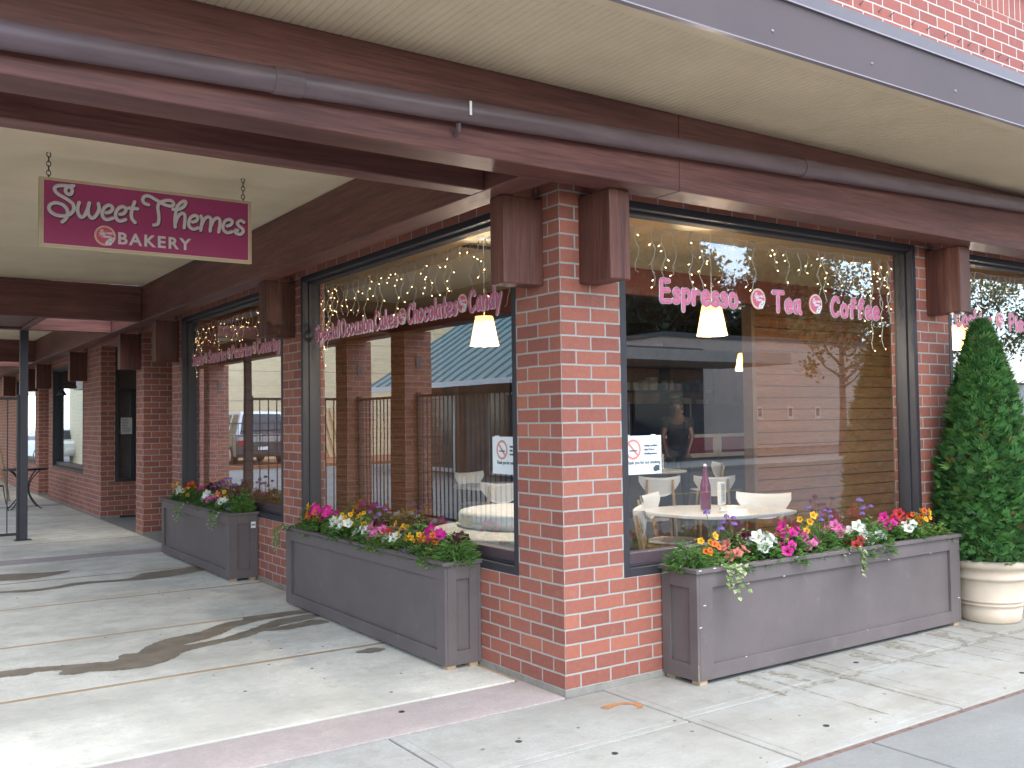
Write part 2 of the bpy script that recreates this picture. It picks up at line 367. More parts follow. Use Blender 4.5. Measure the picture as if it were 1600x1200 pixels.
# covered walkway
slabs('pavement_band', [(-3.3, -.012, -.015, .415), (-3.3, -.012, 7.55, 7.95), (-3.3, -.012, 15.6, 16.0)], M['band'], gap=.002, bev=.003)
ys = [.418, 1.765, 3.2, 4.71, 6.16, 7.548]
R_ = [(-3.3, -.03, ys[i] + .024, ys[i + 1] - .024) for i in range(5)]
ys2 = [7.953, 9.4, 10.85, 12.3, 13.9, 15.598]; R_ += [(-3.3, -.03, ys2[i] + .022, ys2[i + 1] - .022) for i in range(5)]
ys3 = [16.003, 17.5, 19, 20.5, 22, 23.5, 25, 27, 29, 31, 33.5]; R_ += [(-3.3, -.03, ys3[i] + .01, ys3[i + 1] - .01) for i in range(10)]
slabs('walkway', R_, M['walk'], gap=0, bev=.008)
b = MB()
for y in ys[1:5] + ys2[1:5] + ys3[1:10]: b.box(-3.3, -.03, y - .021, y + .021, -.05, -.001)
b.box(-.03, -.002, .0, 33, -.05, -.003)
struct(b.build('walkway_joint', M['strip']))
b = MB(); b.box(.0, 2.2, 8.01, 12.32, -.055, -.002); b.box(0, 1.8, 17.55, 18.9, -.055, -.002); struct(b.build('entrance_paving', M['grey']))

def blob(name, outline, m, z, k=5, jit=.012, seed=1):
    r = random.Random(seed); P = smooth_line(outline, k, True)[:-1]
    b = MB(); b.face([(p.x + r.uniform(-jit, jit), p.y + r.uniform(-jit, jit), z) for p in P])
    me = b.build(name, m); bm = bmesh.new(); bm.from_mesh(me.data); bmesh.ops.triangulate(bm, faces=bm.faces)
    for f in bm.faces:
        if f.normal.z < 0: f.normal_flip()
    bm.to_mesh(me.data); bm.free(); return me
POOL = [[(-2.8, 2.46), (-2.473, 2.508), (-2.279, 2.494), (-2.123, 2.434), (-1.984, 2.40), (-1.84, 2.36), (-1.763, 2.508), (-1.664, 2.498), (-1.568, 2.648), (-1.393, 2.8), (-1.157, 2.872), (-.936, 3.056), (-.766, 3.10), (-.706, 3.19), (-.482, 3.19), (-.25, 3.16), (-.22, 3.05), (-.45, 3.02), (-.66, 2.98), (-.90, 2.86), (-1.05, 2.70), (-1.25, 2.58), (-1.38, 2.52), (-1.1, 2.56), (-.80, 2.75), (-.55, 2.93), (-.30, 2.97), (-.2, 2.86), (-.628, 2.70), (-.928, 2.50), (-1.132, 2.43), (-1.396, 2.337), (-1.521, 2.177), (-1.723, 2.073), (-1.886, 2.102), (-2.021, 2.167), (-2.103, 2.155), (-2.186, 2.218), (-2.161, 2.31), (-2.279, 2.362), (-2.354, 2.327), (-2.489, 2.357), (-2.8, 2.33)],
        [(-2.6, 6.85), (-2.015, 6.841), (-1.677, 6.724), (-1.387, 6.648), (-1.604, 6.409), (-1.848, 6.312), (-2.063, 6.389), (-2.6, 6.45)],
        [(-2.6, 5.72), (-2.132, 5.72), (-1.775, 5.66), (-1.467, 5.80), (-1.024, 5.74), (-.832, 5.98), (-.549, 6.03), (-.242, 6.10), (-.212, 5.85), (-.441, 5.68), (-.866, 5.56), (-1.382, 5.66), (-1.684, 5.56), (-1.954, 5.53), (-2.144, 5.626), (-2.6, 5.6)],
        [(-.75, 2.62), (-.5, 2.72), (-.3, 2.76), (-.26, 2.6), (-.45, 2.58), (-.6, 2.55)],
        [(-1.9, 1.28), (-1.75, 1.36), (-1.55, 1.33), (-1.5, 1.22), (-1.7, 1.2)], [(-.50, 1.62), (-.36, 1.66), (-.30, 1.58), (-.42, 1.54)]]
for i, o in enumerate(POOL[:4] + POOL[5:]): struct(blob('puddle', o, M['wet'], .002, k=9, jit=.009, seed=i))
struct(blob('rust_mark', [(.02, -.27), (.12, -.25), (.22, -.29), (.24, -.36), (.17, -.40), (.20, -.33), (.12, -.29), (.05, -.31)], M['rust'], .002, k=4, jit=.008, seed=9))
b = MB()
for x, y in ((-.62, -.44), (-.36, -.83), (1.86, -.50), (2.42, -1.22), (-.85, .30), (.72, -1.15)):
    b.prism([(x + .017 * math.cos(a * PI / 5) * rnd.uniform(.8, 1.15), y + .015 * math.sin(a * PI / 5)) for a in range(10)], .0, .003)
struct(b.build('pavement_marks', M['black']))
b = MB(); r = random.Random(77)
for k in range(60):
    x, y = (r.uniform(-2.6, -.4), r.uniform(.5, 6)) if k < 34 else (r.uniform(-1.5, 3.8), r.uniform(-1.35, -.35)); s_ = r.uniform(.004, .011)
    b.prism([(x + s_ * math.cos(a * PI / 4) * r.uniform(.7, 1.3), y + s_ * math.sin(a * PI / 4)) for a in range(8)], .0, .0015)
struct(b.build('pavement_grit', mat('gum_grey', (.16, .15, .13), .9, .2, 10)))
MS = stain_mat('brown_runoff', (.27, .215, .135), 20, .38, .68, .62)
for i, (x0, w, L) in enumerate(((.98, .05, .40), (1.14, .018, .95), (1.27, .07, .34), (1.58, .03, 1.0), (1.70, .012, .8), (2.06, .09, .33), (2.12, .02, .9), (2.45, .12, .30), (2.60, .022, .75), (2.98, .10, .33), (3.08, .02, .85), (3.30, .06, .5))):
    r = random.Random(40 + i); o = []; dr_ = r.uniform(-.012, .012)
    for s in (1, -1):
        pts = [(x0 + s * w * (1.0 - .6 * t / 9) * r.uniform(.35, 1.25) + dr_ * t, -.302 - L * t / 9) for t in range(10)]
        o += pts if s > 0 else pts[::-1]
    struct(blob('runoff_stain', o, MS, .0015, k=3, jit=.006, seed=i))

for i, (x0, x1) in enumerate(((.95, 1.75), (2.0, 3.3), (3.35, 3.9))):
    r = random.Random(70 + i); n_ = 14; up_ = [(x0 + (x1 - x0) * t / n_, -.65 + r.uniform(.004, .035)) for t in range(n_ + 1)]; dn_ = [(x0 + (x1 - x0) * t / n_, -.65 - r.uniform(.004, .045)) for t in range(n_ + 1)]
    struct(blob('joint_deposit', up_ + dn_[::-1], MS, .0021, k=3, jit=.004, seed=i))

# ================================================================== THE SHOP BUILDING
shop = thing('shop_building', 'red brick corner shop building with plum fascia, timber beams and big lettered windows', 'building', (0, 0, 0))
ZB = .032; GL = .10
b = MB()                                                       # brick walls of the street front
b.box(0, .434, 0, .434, ZB, 3.19)                              # corner pier (both faces: second material on its walk side)
wx = MB()
def bx(x0, x1, z0, z1, y1=.22): wx.box(x0, x1, 0, y1, z0, z1)
bx(.434, 3.387, ZB, .60); bx(.434, 3.387, 2.80, 3.19)
bays = []
x = 3.387
while x < 14:
    bx(x, x + .425, ZB, 3.19, .22); bays.append(x + .425)
    bx(x + .425, x + 3.376, ZB, .60); bx(x + .425, x + 3.376, 2.80, 3.19); x += 3.376 + .0
# corner pier: split by facing
cp = MB(); n0 = len(b.f)
for f, uv in zip(b.f, b.uv):
    pts = [b.v[i] for i in f]
    nx = max(abs(pts[0][0] - p[0]) for p in pts) < 1e-6
    cp.face(pts, uv, 1 if nx else 0)
cp.add(wx)
wy = MB()
def by(y0, y1, z0, z1, x1=.22, x0=0): wy.box(x0, x1, y0, y1, z0, z1, 1)
by(.434, 3.775, ZB, .60); by(.434, 3.775, 2.80, 3.19)
by(3.775, 4.215, ZB, 3.19, .22)
by(4.215, 7.575, ZB, .60); by(4.215, 7.575, 2.80, 3.19)
by(7.575, 8.01, ZB, 3.19, .434)
by(8.01, 9.48, 2.80, 3.19); by(9.48, 9.90, ZB, 3.19, 1.7)
by(9.90, 12.32, 2.80, 3.19)
by(12.32, 13.80, ZB, 3.19); by(12.32, 12.52, ZB, .58, 2.1, .22)
by(13.80, 17.05, ZB, .66); by(13.80, 17.05, 2.66, 3.19)
by(17.05, 17.55, ZB, 3.19, .434); by(17.55, 18.9, 2.80, 3.19); by(18.9, 19.35, ZB, 3.19, 1.6)
by(19.35, 22.6, ZB, .66); by(19.35, 22.6, 2.66, 3.19); by(22.6, 33, ZB, 3.19)
# faces looking along the street on the walk-side walls want the street brick mapping
for i, f in enumerate(wy.f):
    pts = [wy.v[k] for k in f]
    wy.mi[i] = 1 if max(abs(pts[0][0] - p[0]) for p in pts) < 1e-6 else 0
cp.add(wy)
cp.build('wall', [M['brick_x'], M['brick_y']], shop)
ft = MB(); ft.box(-.006, 14, -.006, .3, -.05, ZB); 
ft.box(-.006, .3, .3, 8.01, -.05, ZB); ft.box(-.006, .3, 9.48, 9.9, -.05, ZB); ft.box(-.006, .3, 12.32, 17.55, -.05, ZB); ft.box(-.006, .3, 18.9, 33, -.05, ZB)
ft.build('footing', M['foot'], shop)

# ---- parapet and roof
up = MB(); up.box(-3.0, 14, -.42, -.2, 3.42, 4.56, skip='Z'); up.build('parapet', M['brick_up'], shop)
so = MB(); so.box(-3.0, 14, -.42, -.2, 4.56, 4.775, skip='z'); so.build('soldier_course', M['soldier'], shop)
co = MB(); co.box(-3.02, 14, -.46, -.16, 4.777, 4.85); co.build('coping', M['flash'], shop, bevel=.008)
rf = MB(); rf.box(.03, 14, -.19, 33, 3.30, 4.3); rf.build('roof', M['flash'], shop)
# weep ties in the parapet joints
for i in range(34):
    tb = MB(); px = .7 + .143 * i * 1.3 + rnd.uniform(-.05, .05); tb.obox((px, -.418, 4.21), (px + .02, -.435, 4.235), .012, .006); tb.build('weep_tie', M['black'], shop)

# ---- canopy: fascia, flashing, soffit
fa = MB(); fa.box(-3.2, 14, -1.365, -1.34, 3.185, 3.415); fa.build('fascia', M['fascia'], shop)
fl = MB(); fl.box(-3.2, 14, -1.355, -1.335, 3.424, 3.50); fl.face([(-3.2, -1.345, 3.505), (14, -1.345, 3.505), (14, -.42, 3.60), (-3.2, -.42, 3.60)]); fl.build('flashing', M['flash'], shop)
be = MB(); be.box(-3.2, 14, -1.378, -1.34, 3.416, 3.4235); be.box(-3.2, 14, -1.3675, -1.340, 3.179, 3.1845); be.build('drip_edge', M['bead'], shop)
for i in range(17):
    px = -.55 + .735 * i; s = MB(); s.lathe([(0, -1.3705), (.006, -1.3700), (.008, -1.3655), (.008, -1.364)], 10, (px, 0, 3.258), axis='y'); s.build('screw', M['bead'], shop, True)
sf = MB(); pit = .039; xx = -3.2
while xx < 12.5:                                               # V-grooved boards running out from the wall
    a = xx; prof = [(a, 3.2), (a + pit - .010, 3.2), (a + pit - .005, 3.2045), (a + pit, 3.2)]
    for (xa, za), (xb, zb) in zip(prof, prof[1:]): sf.face([(xa, -.20, za), (xb, -.20, zb), (xb, -1.265, zb), (xa, -1.265, za)])
    xx += pit
sf.box(-3.2, 12.5, -1.262, -1.340, 3.190, 3.25)
sf.build('soffit', M['soffit'], shop)
rc = MB(); rc.box(-3.2, 12.5, -1.335, -.2, 3.26, 3.30); rc.box(-3.2, 0.02, -.19, 8.0, 3.26, 3.30); rc.box(-3.2, -1.42, 8.0, 9.57, 3.26, 3.30); rc.box(-3.2, .02, 9.57, 16.7, 3.26, 3.30)
rc.box(-3.2, -1.42, 16.7, 18.3, 3.26, 3.30); rc.box(-3.2, .02, 18.3, 33, 3.26, 3.30); rc.build('canopy_roof', M['flash'], shop)

# ---- timber beams
def part(name, boxes, m, parent=None, bev=.006):
    b = MB()
    for q in boxes: b.box(*q)
    return b.build(name, m, parent or shop, bevel=bev)
part('beam', [(-3.2, .53, -.41, -.20, 2.77, 3.2)], M['wood_x']); part('beam', [(.533, 4.42, -.41, -.20, 2.77, 3.2)], M['wood_x']); part('beam', [(4.423, 12.5, -.41, -.20, 2.77, 3.2)], M['wood_x'])
part('beam', [(-.40, -.20, -.197, 33, 2.77, 3.198)], M['wood_y'])
for y in (.14, 7.87, 9.575, 16.55, 18.3, 24.5): part('beam', [(-2.88, -.403, y, y + .135, 2.77, 3.198)], M['wood_x'])
part('beam', [(-3.12, -2.883, -.197, 33, 2.77, 3.198)], M['wood_y'])
for y0, y1 in ((8.008, 9.572), (16.69, 18.297)):
    part('skylight_curb', [(-1.50, -1.42, y0, y1, 2.772, 3.5)], M['wood_y']); part('skylight_curb', [(-1.42, -.42, y1 - .0, y1 + .05, 3.2, 3.5)], M['wood_x'])
    part('skylight_soffit', [(-2.88, -1.502, y0, y1, 2.80, 2.85)], M['wood_y'])
ce = MB(); ce.box(-2.88, -.0, -.197, 7.87, 3.2, 3.24); ce.box(-2.88, 0, 9.71, 16.55, 3.2, 3.24); ce.box(-2.88, 0, 18.44, 33, 3.2, 3.24); ce.box(-.40, 0, 7.87, 9.71, 3.2, 3.24); ce.box(-.40, 0, 16.55, 18.44, 3.2, 3.24)
ce.build('ceiling', M['ceil'], shop)
for x in (.135, 3.52, 6.90, 10.27): part('bracket', [(x, x + .145, -.275, -.001, 2.275, 2.769)], M['wood_z'], bev=.007)
for y, w in ((.149, .135), (3.90, .18), (7.69, .18), (9.62, .17), (13.47, .18), (17.25, .18), (19.1, .18), (22.8, .18)): part('bracket', [(-.275, -.001, y, y + w, 2.275, 2.769)], M['wood_z'], bev=.007)

# ---- rain pipe along the beam
pz = lambda x: 2.891 + .0302 * (x + 2.8)
pp = MB(); pp.tube([(x, -.466, pz(x)) for x in (-3.2, 0, 4, 8, 12.5)], .052, 20); pipe = pp.build('drain_pipe', M['pipe'], shop, True)
for x in (-1.76, 1.55, 4.9, 8.2):
    q = MB(); q.tube([(x - .062, -.466, pz(x - .062)), (x + .062, -.466, pz(x + .062))], .0565, 20); q.build('coupling', M['pipe'], pipe)
q = MB(); q.box(-.905, -.893, -.525, -.522, pz(-.9) - .03, pz(-.9) + .035); q.build('tag_strip', M['white'], pipe)
q = MB(); q.tube([(-.93, -.466, pz(-.9) - .056), (-.92, -.45, pz(-.9) - .09), (-.92, -.413, pz(-.9) - .10)], .012, 6); q.build('strap', M['pipe'], pipe)

# ---- windows
def win_x(x0, x1, z0, z1, wall='x', two=True):
    """a shop window in the street front (wall='x') or in the walk front (wall='y')"""
    t = .045; d = .16
    def B(mb, u0, u1, v0, v1, w0, w1):
        if wall == 'x': mb.box(u0, u1, v0, v1, w0, w1)
        else: mb.box(v0, v1, u0, u1, w0, w1)
    w = MB()
    B(w, x0, x0 + t, -.004, d, z0, z1); B(w, x1 - t, x1, -.004, d, z0, z1)
    B(w, x0 + t, x1 - t, -.003, d, z1 - t, z1); B(w, x0 + t, x1 - t, -.003, d, z0, z0 + .05)
    B(w, x0 + t, x1 - t, .03, .07, z0 + .05, z0 + .062)
    B(w, x0 + t, x0 + t + .012, .055, .14, z0 + .05, z1 - t); B(w, x1 - t - .012, x1 - t, .055, .14, z0 + .05, z1 - t)
    B(w, x0 + t + .012, x1 - t - .012, .055, .14, z1 - t - .02, z1 - t)
    fr = w.build('window', M['frame'], shop, bevel=.004)
    s = MB(); B(s, x0 + t + .012, x1 - t - .012, .06, .135, z0 + .05, z0 + .125); s.build('sill', M['sill'], fr, bevel=.004)
    g = MB(); a0, a1, b0, b1 = x0 + t + .01, x1 - t - .01, z0 + .12, z1 - t - .018
    if wall == 'x': g.face([(a0, GL, b0), (a1, GL, b0), (a1, GL, b1), (a0, GL, b1)])
    else: g.face([(GL, a1, b0), (GL, a0, b0), (GL, a0, b1), (GL, a1, b1)])
    g.build('pane', M['glass'], fr); return fr
WA = win_x(.434, 3.387, .60, 2.80); WB = win_x(.434, 3.775, .60, 2.80, 'y'); WC = win_x(4.215, 7.575, .60, 2.80, 'y')
WD = win_x(bays[0], bays[0] + 2.951, .60, 2.80); WE = win_x(bays[1], bays[1] + 2.951, .60, 2.80)
W3 = win_x(13.80, 17.05, .66, 2.66, 'y'); W4 = win_x(19.35, 22.6, .66, 2.66, 'y')
# recessed entrance: framed side light above the low brick wall at y = 12.4
w = MB(); w.box(.22, .275, 12.33, 12.42, .58, 2.798); w.box(.275, 2.1, 12.33, 12.42, .58, .63); w.box(.275, 2.1, 12.33, 12.42, 2.05, 2.11); w.box(.275, 2.1, 12.33, 12.42, 2.74, 2.798); w.box(.47, .54, 12.331, 12.42, .63, 2.05)
fr = w.build('window', M['frame'], shop, bevel=.004)
g = MB(); g.face([(.275, 12.38, .63), (2.1, 12.38, .63), (2.1, 12.38, 2.74), (.275, 12.38, 2.74)]); g.build('pane', M['glass'], fr)
dm = wood_mat('dark_door_wood', (.04, .02, .016), (.09, .045, .03), (14, 14, 1), 2, .4)
db = MB(); db.box(2.11, 2.16, 8.01, 9.48, ZB - .03, 2.798); db.box(2.11, 2.16, 9.90, 12.33, 0, 2.798); db.build('entrance_wall', dm, shop)
db = MB(); db.box(2.05, 2.105, 10.4, 11.4, .01, 2.1); dr = db.build('door', dm, shop, bevel=.01)
q = MB(); q.tube([(2.0, 10.52, 1.0), (1.98, 10.52, 1.0), (1.98, 10.52, 1.25), (2.0, 10.52, 1.25)], .012, 8); q.build('handle', M['bead'], dr)
MG_ = mat('grey_inner_wall', (.20, .19, .20), .7, .1, 3)
for q in ((.22, 2.1, 12.7, 12.75, 0, 2.8), (.22, 1.7, 19.36, 19.4, .0, 2.8)): eb = MB(); eb.box(*q); eb.build('inner_wall', MG_, shop)
for q in ((.22, 2.16, 8.01, 12.33, 2.80, 2.84), (.22, 1.7, 17.55, 18.9, 2.80, 2.84)): ec = MB(); ec.box(*q); ec.build('entrance_ceiling', M['ceil'], shop)

# ---- interior shell
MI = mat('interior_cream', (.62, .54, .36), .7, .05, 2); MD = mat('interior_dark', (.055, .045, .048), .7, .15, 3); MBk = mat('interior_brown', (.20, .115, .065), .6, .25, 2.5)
MFl = mat('interior_floor', (.16, .13, .115), .4, .15, 3); MRd = mat('interior_header', (.27, .085, .065), .6, .12, 3)
b = MB(); b.box(.22, 13.8, .22, 9.3, -.02, .012); b.build('floor', MFl, shop)
b = MB(); b.box(.22, 13.8, .22, 3.0, 3.02, 3.10); b.box(.22, 3.0, 3.0, 7.98, 3.02, 3.10); ic = b.build('interior_ceiling', MI, shop)
for (vx, vy) in ((3.05, 1.62), (1.25, 2.72)):
    q = MB()
    for k in range(7): q.box(vx - .19 + .055 * k, vx - .155 + .055 * k, vy - .05, vy + .05, 3.008, 3.0195)
    q.build('vent', M['black'], ic)
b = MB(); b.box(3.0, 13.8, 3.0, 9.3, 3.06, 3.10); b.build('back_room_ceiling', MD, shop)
b = MB(); b.box(3.0, 13.8, 2.92, 3.0, 2.76, 3.02); b.box(2.92, 3.0, 2.92, 7.98, 2.76, 3.02); b.build('header', MRd, shop)
b = MB(); b.box(3.8, 13.8, 9.25, 9.3, 0, 3.06); b.box(13.75, 13.8, .22, 9.25, 0, 3.06); b.build('back_wall', MBk, shop)
b = MB(); b.box(5.95, 6.95, 9.2, 9.245, 0, 2.2); b.build('back_doorway', MD, shop)
def planks(name, u0, u1, at, z1, pitch, wall):
    b = MB(); z = .014; c0 = wood_mat('plank_siding', (.21, .085, .036), (.41, .19, .082), (1, 14, 14), 1.5, .45, blot=.35)
    while z < z1:
        zt = min(z + pitch - .012, z1)
        b.face([(u0, at, z), (u1, at, z), (u1, at + .018, zt), (u0, at + .018, zt)]); b.face([(u0, at + .018, zt), (u1, at + .018, zt), (u1, at + .03, zt + .012), (u0, at + .03, zt + .012)])
        b.face([(u0, at + .03, zt + .012), (u1, at + .03, zt + .012), (u1, at, zt + .0121), (u0, at, zt + .0121)])
        z += pitch
    b.box(u0, u1, at + .04, at + .12, 0, z1 + .02)
    b.build(name, c0, shop)
planks('partition_wall', 5.06, 13.7, 3.05, 3.04, .1325, 'x')
planks('partition_wall', .24, 3.8, 7.82, 3.0, .128, 'x')
b = MB(); b.box(4.99, 5.05, 3.03, 3.17, 0, 2.755); b.build('partition_trim', MBk, shop)

# ================================================================== LETTERING
def ell(cx, cy, rx, ry, n=14, a0=80): return [(cx + rx * math.cos(math.radians(a0 + 360 * k / n)), cy + ry * math.sin(math.radians(a0 + 360 * k / n))) for k in range(n + 1)]
GLY = {
'E': [[(.50, 1), (.27, .99), (.06, .97), (.05, .5), (.05, .03), (.3, .01), (.56, .02)], [(.06, .52), (.48, .54)]],
'S': [[(.56, .86), (.42, .98), (.24, .95), (.1, .78), (.18, .60), (.42, .47), (.54, .28), (.44, .05), (.2, .0), (.03, .12)]],
'T': [[(.0, .97), (.74, 1.0)], [(.38, .97), (.36, .0)]],
'C': [[(.60, .82), (.46, .98), (.25, .93), (.08, .65), (.05, .35), (.16, .08), (.36, .0), (.62, .16)]],
'O': [ell(.38, .5, .34, .5)],
'P': [[(.08, .0), (.07, .98)], [(.07, .97), (.38, .98), (.55, .82), (.52, .60), (.34, .48), (.10, .45)]],
'a': [[(.44, .54), (.28, .61), (.10, .47), (.06, .22), (.18, .02), (.36, .1), (.45, .38)], [(.46, .60), (.44, .25), (.54, .0)]],
'c': [[(.45, .50), (.32, .61), (.14, .50), (.05, .27), (.15, .04), (.33, .0), (.48, .12)]],
'd': [[(.44, .50), (.28, .60), (.10, .46), (.06, .20), (.20, .01), (.38, .10), (.45, .30)], [(.47, 1.0), (.46, .5), (.49, .0)]],
'e': [[(.08, .32), (.28, .32), (.46, .38), (.42, .55), (.26, .62), (.09, .46), (.07, .18), (.22, .0), (.48, .09)]],
'f': [[(.50, .90), (.38, 1.0), (.24, .85), (.21, .4), (.20, .0)], [(.03, .57), (.42, .60)]],
'g': [[(.44, .52), (.28, .60), (.09, .45), (.07, .20), (.22, .04), (.43, .2)], [(.47, .60), (.47, .05), (.38, -.27), (.20, -.34), (.05, -.24)]],
'h': [[(.06, 1.0), (.06, .0)], [(.06, .30), (.22, .58), (.38, .53), (.43, .30), (.44, .0)]],
'i': [[(.07, .60), (.07, .0)], [(.07, .84), (.075, .86)]],
'k': [[(.06, 1), (.06, 0)], [(.42, .58), (.09, .27)], [(.16, .33), (.45, .0)]],
'l': [[(.07, 1), (.07, 0)]],
'm': [[(.05, .6), (.05, 0)], [(.05, .35), (.18, .6), (.31, .5), (.33, 0)], [(.33, .35), (.46, .6), (.6, .5), (.63, 0)]],
'n': [[(.06, .60), (.06, .0)], [(.06, .32), (.20, .58), (.36, .54), (.42, .32), (.43, .0)]],
'o': [ell(.28, .31, .23, .31)],
'p': [[(.06, .60), (.07, -.36)], [(.07, .42), (.24, .61), (.43, .52), (.47, .27), (.32, .03), (.08, .10)]],
'r': [[(.07, .60), (.08, .0)], [(.08, .33), (.20, .56), (.42, .56)]],
's': [[(.40, .53), (.25, .61), (.10, .50), (.18, .36), (.36, .26), (.38, .08), (.20, .0), (.03, .07)]],
't': [[(.22, .92), (.21, .45), (.22, .10), (.30, .0), (.42, .05)], [(.02, .60), (.42, .62)]],
'v': [[(.03, .60), (.22, .0)], [(.22, .0), (.42, .60)]],
'w': [[(.02, .60), (.15, .0)], [(.15, .0), (.31, .46)], [(.31, .46), (.46, .0)], [(.46, .0), (.62, .60)]],
'y': [[(.03, .60), (.25, .08)], [(.47, .60), (.25, .08), (.08, -.36)]],
}
def layout(text):
    x = 0; out = []
    for ch in text:
        if ch == ' ': x += .42; continue
        st = GLY[ch]; w = max(p[0] for s_ in st for p in s_)
        for s_ in st: out.append([(p[0] + x, p[1]) for p in s_])
        x += w + .17
    return out, x - .17
MLw = mat('letter_white', (.78, .70, .74), .4, 0); MLp = mat('letter_pink', (.64, .155, .265), .4, .08, 20)
MLd = mat('letter_shadow', (.10, .03, .05), .5, 0)
def ribbon(mb, pts2, r, place, face, flatk=.12):
    P = [place(p[0], p[1]) for p in pts2]
    e0 = (Vector(P[0]) - Vector(P[1])).normalized() * r; e1 = (Vector(P[-1]) - Vector(P[-2])).normalized() * r
    pts = [Vector(P[0]) + e0 * k for k in (.98, .8, .45)] + [Vector(p) for p in P] + [Vector(P[-1]) + e1 * k for k in (.45, .8, .98)]
    rad = [r * k for k in (.2, .6, .89)] + [r] * len(P) + [r * k for k in (.89, .6, .2)]
    mb.tube(pts, rad, 8, 0, True, flat=(face, flatk))
def word(text, win, u0, u1, zb, h, wall):
    """one word of the pink window lettering between the wall coordinates u0 and u1"""
    kk_ = 1 if wall == 'x' else .86
    st, wdt = layout(text); s = abs(u1 - u0) / wdt; sg = 1 if u1 > u0 else -1
    for k, (r, off, m) in enumerate(((.0190 * kk_, .0, MLw), (.0142 * kk_, .0030, MLp))):
        mb = MB()
        for s_ in st:
            pts = smooth_line(s_, 5); pts = [(p.x, p.y) for p in pts]
            if wall == 'x': pl = lambda a, c: (u0 + a * s, GL - .004 - off, zb + c * h); fc = (0, 1, 0)
            else: pl = lambda a, c: (GL - .004 - off, u0 - a * s, zb + c * h); fc = (1, 0, 0)
            ribbon(mb, pts, r, pl, fc)
        mb.build('lettering' if k == 0 else 'lettering_fill', m, win, True)
MEr = mat('emblem_rim', (.72, .50, .38), .4, .1, 30); MEp = mat('emblem_pink', (.60, .10, .17), .4, .1, 30); MEk = mat('cookie_dots', (.05, .03, .05), .5, 0); MEw = mat('icing_white', (.8, .78, .78), .4, .03, 9)
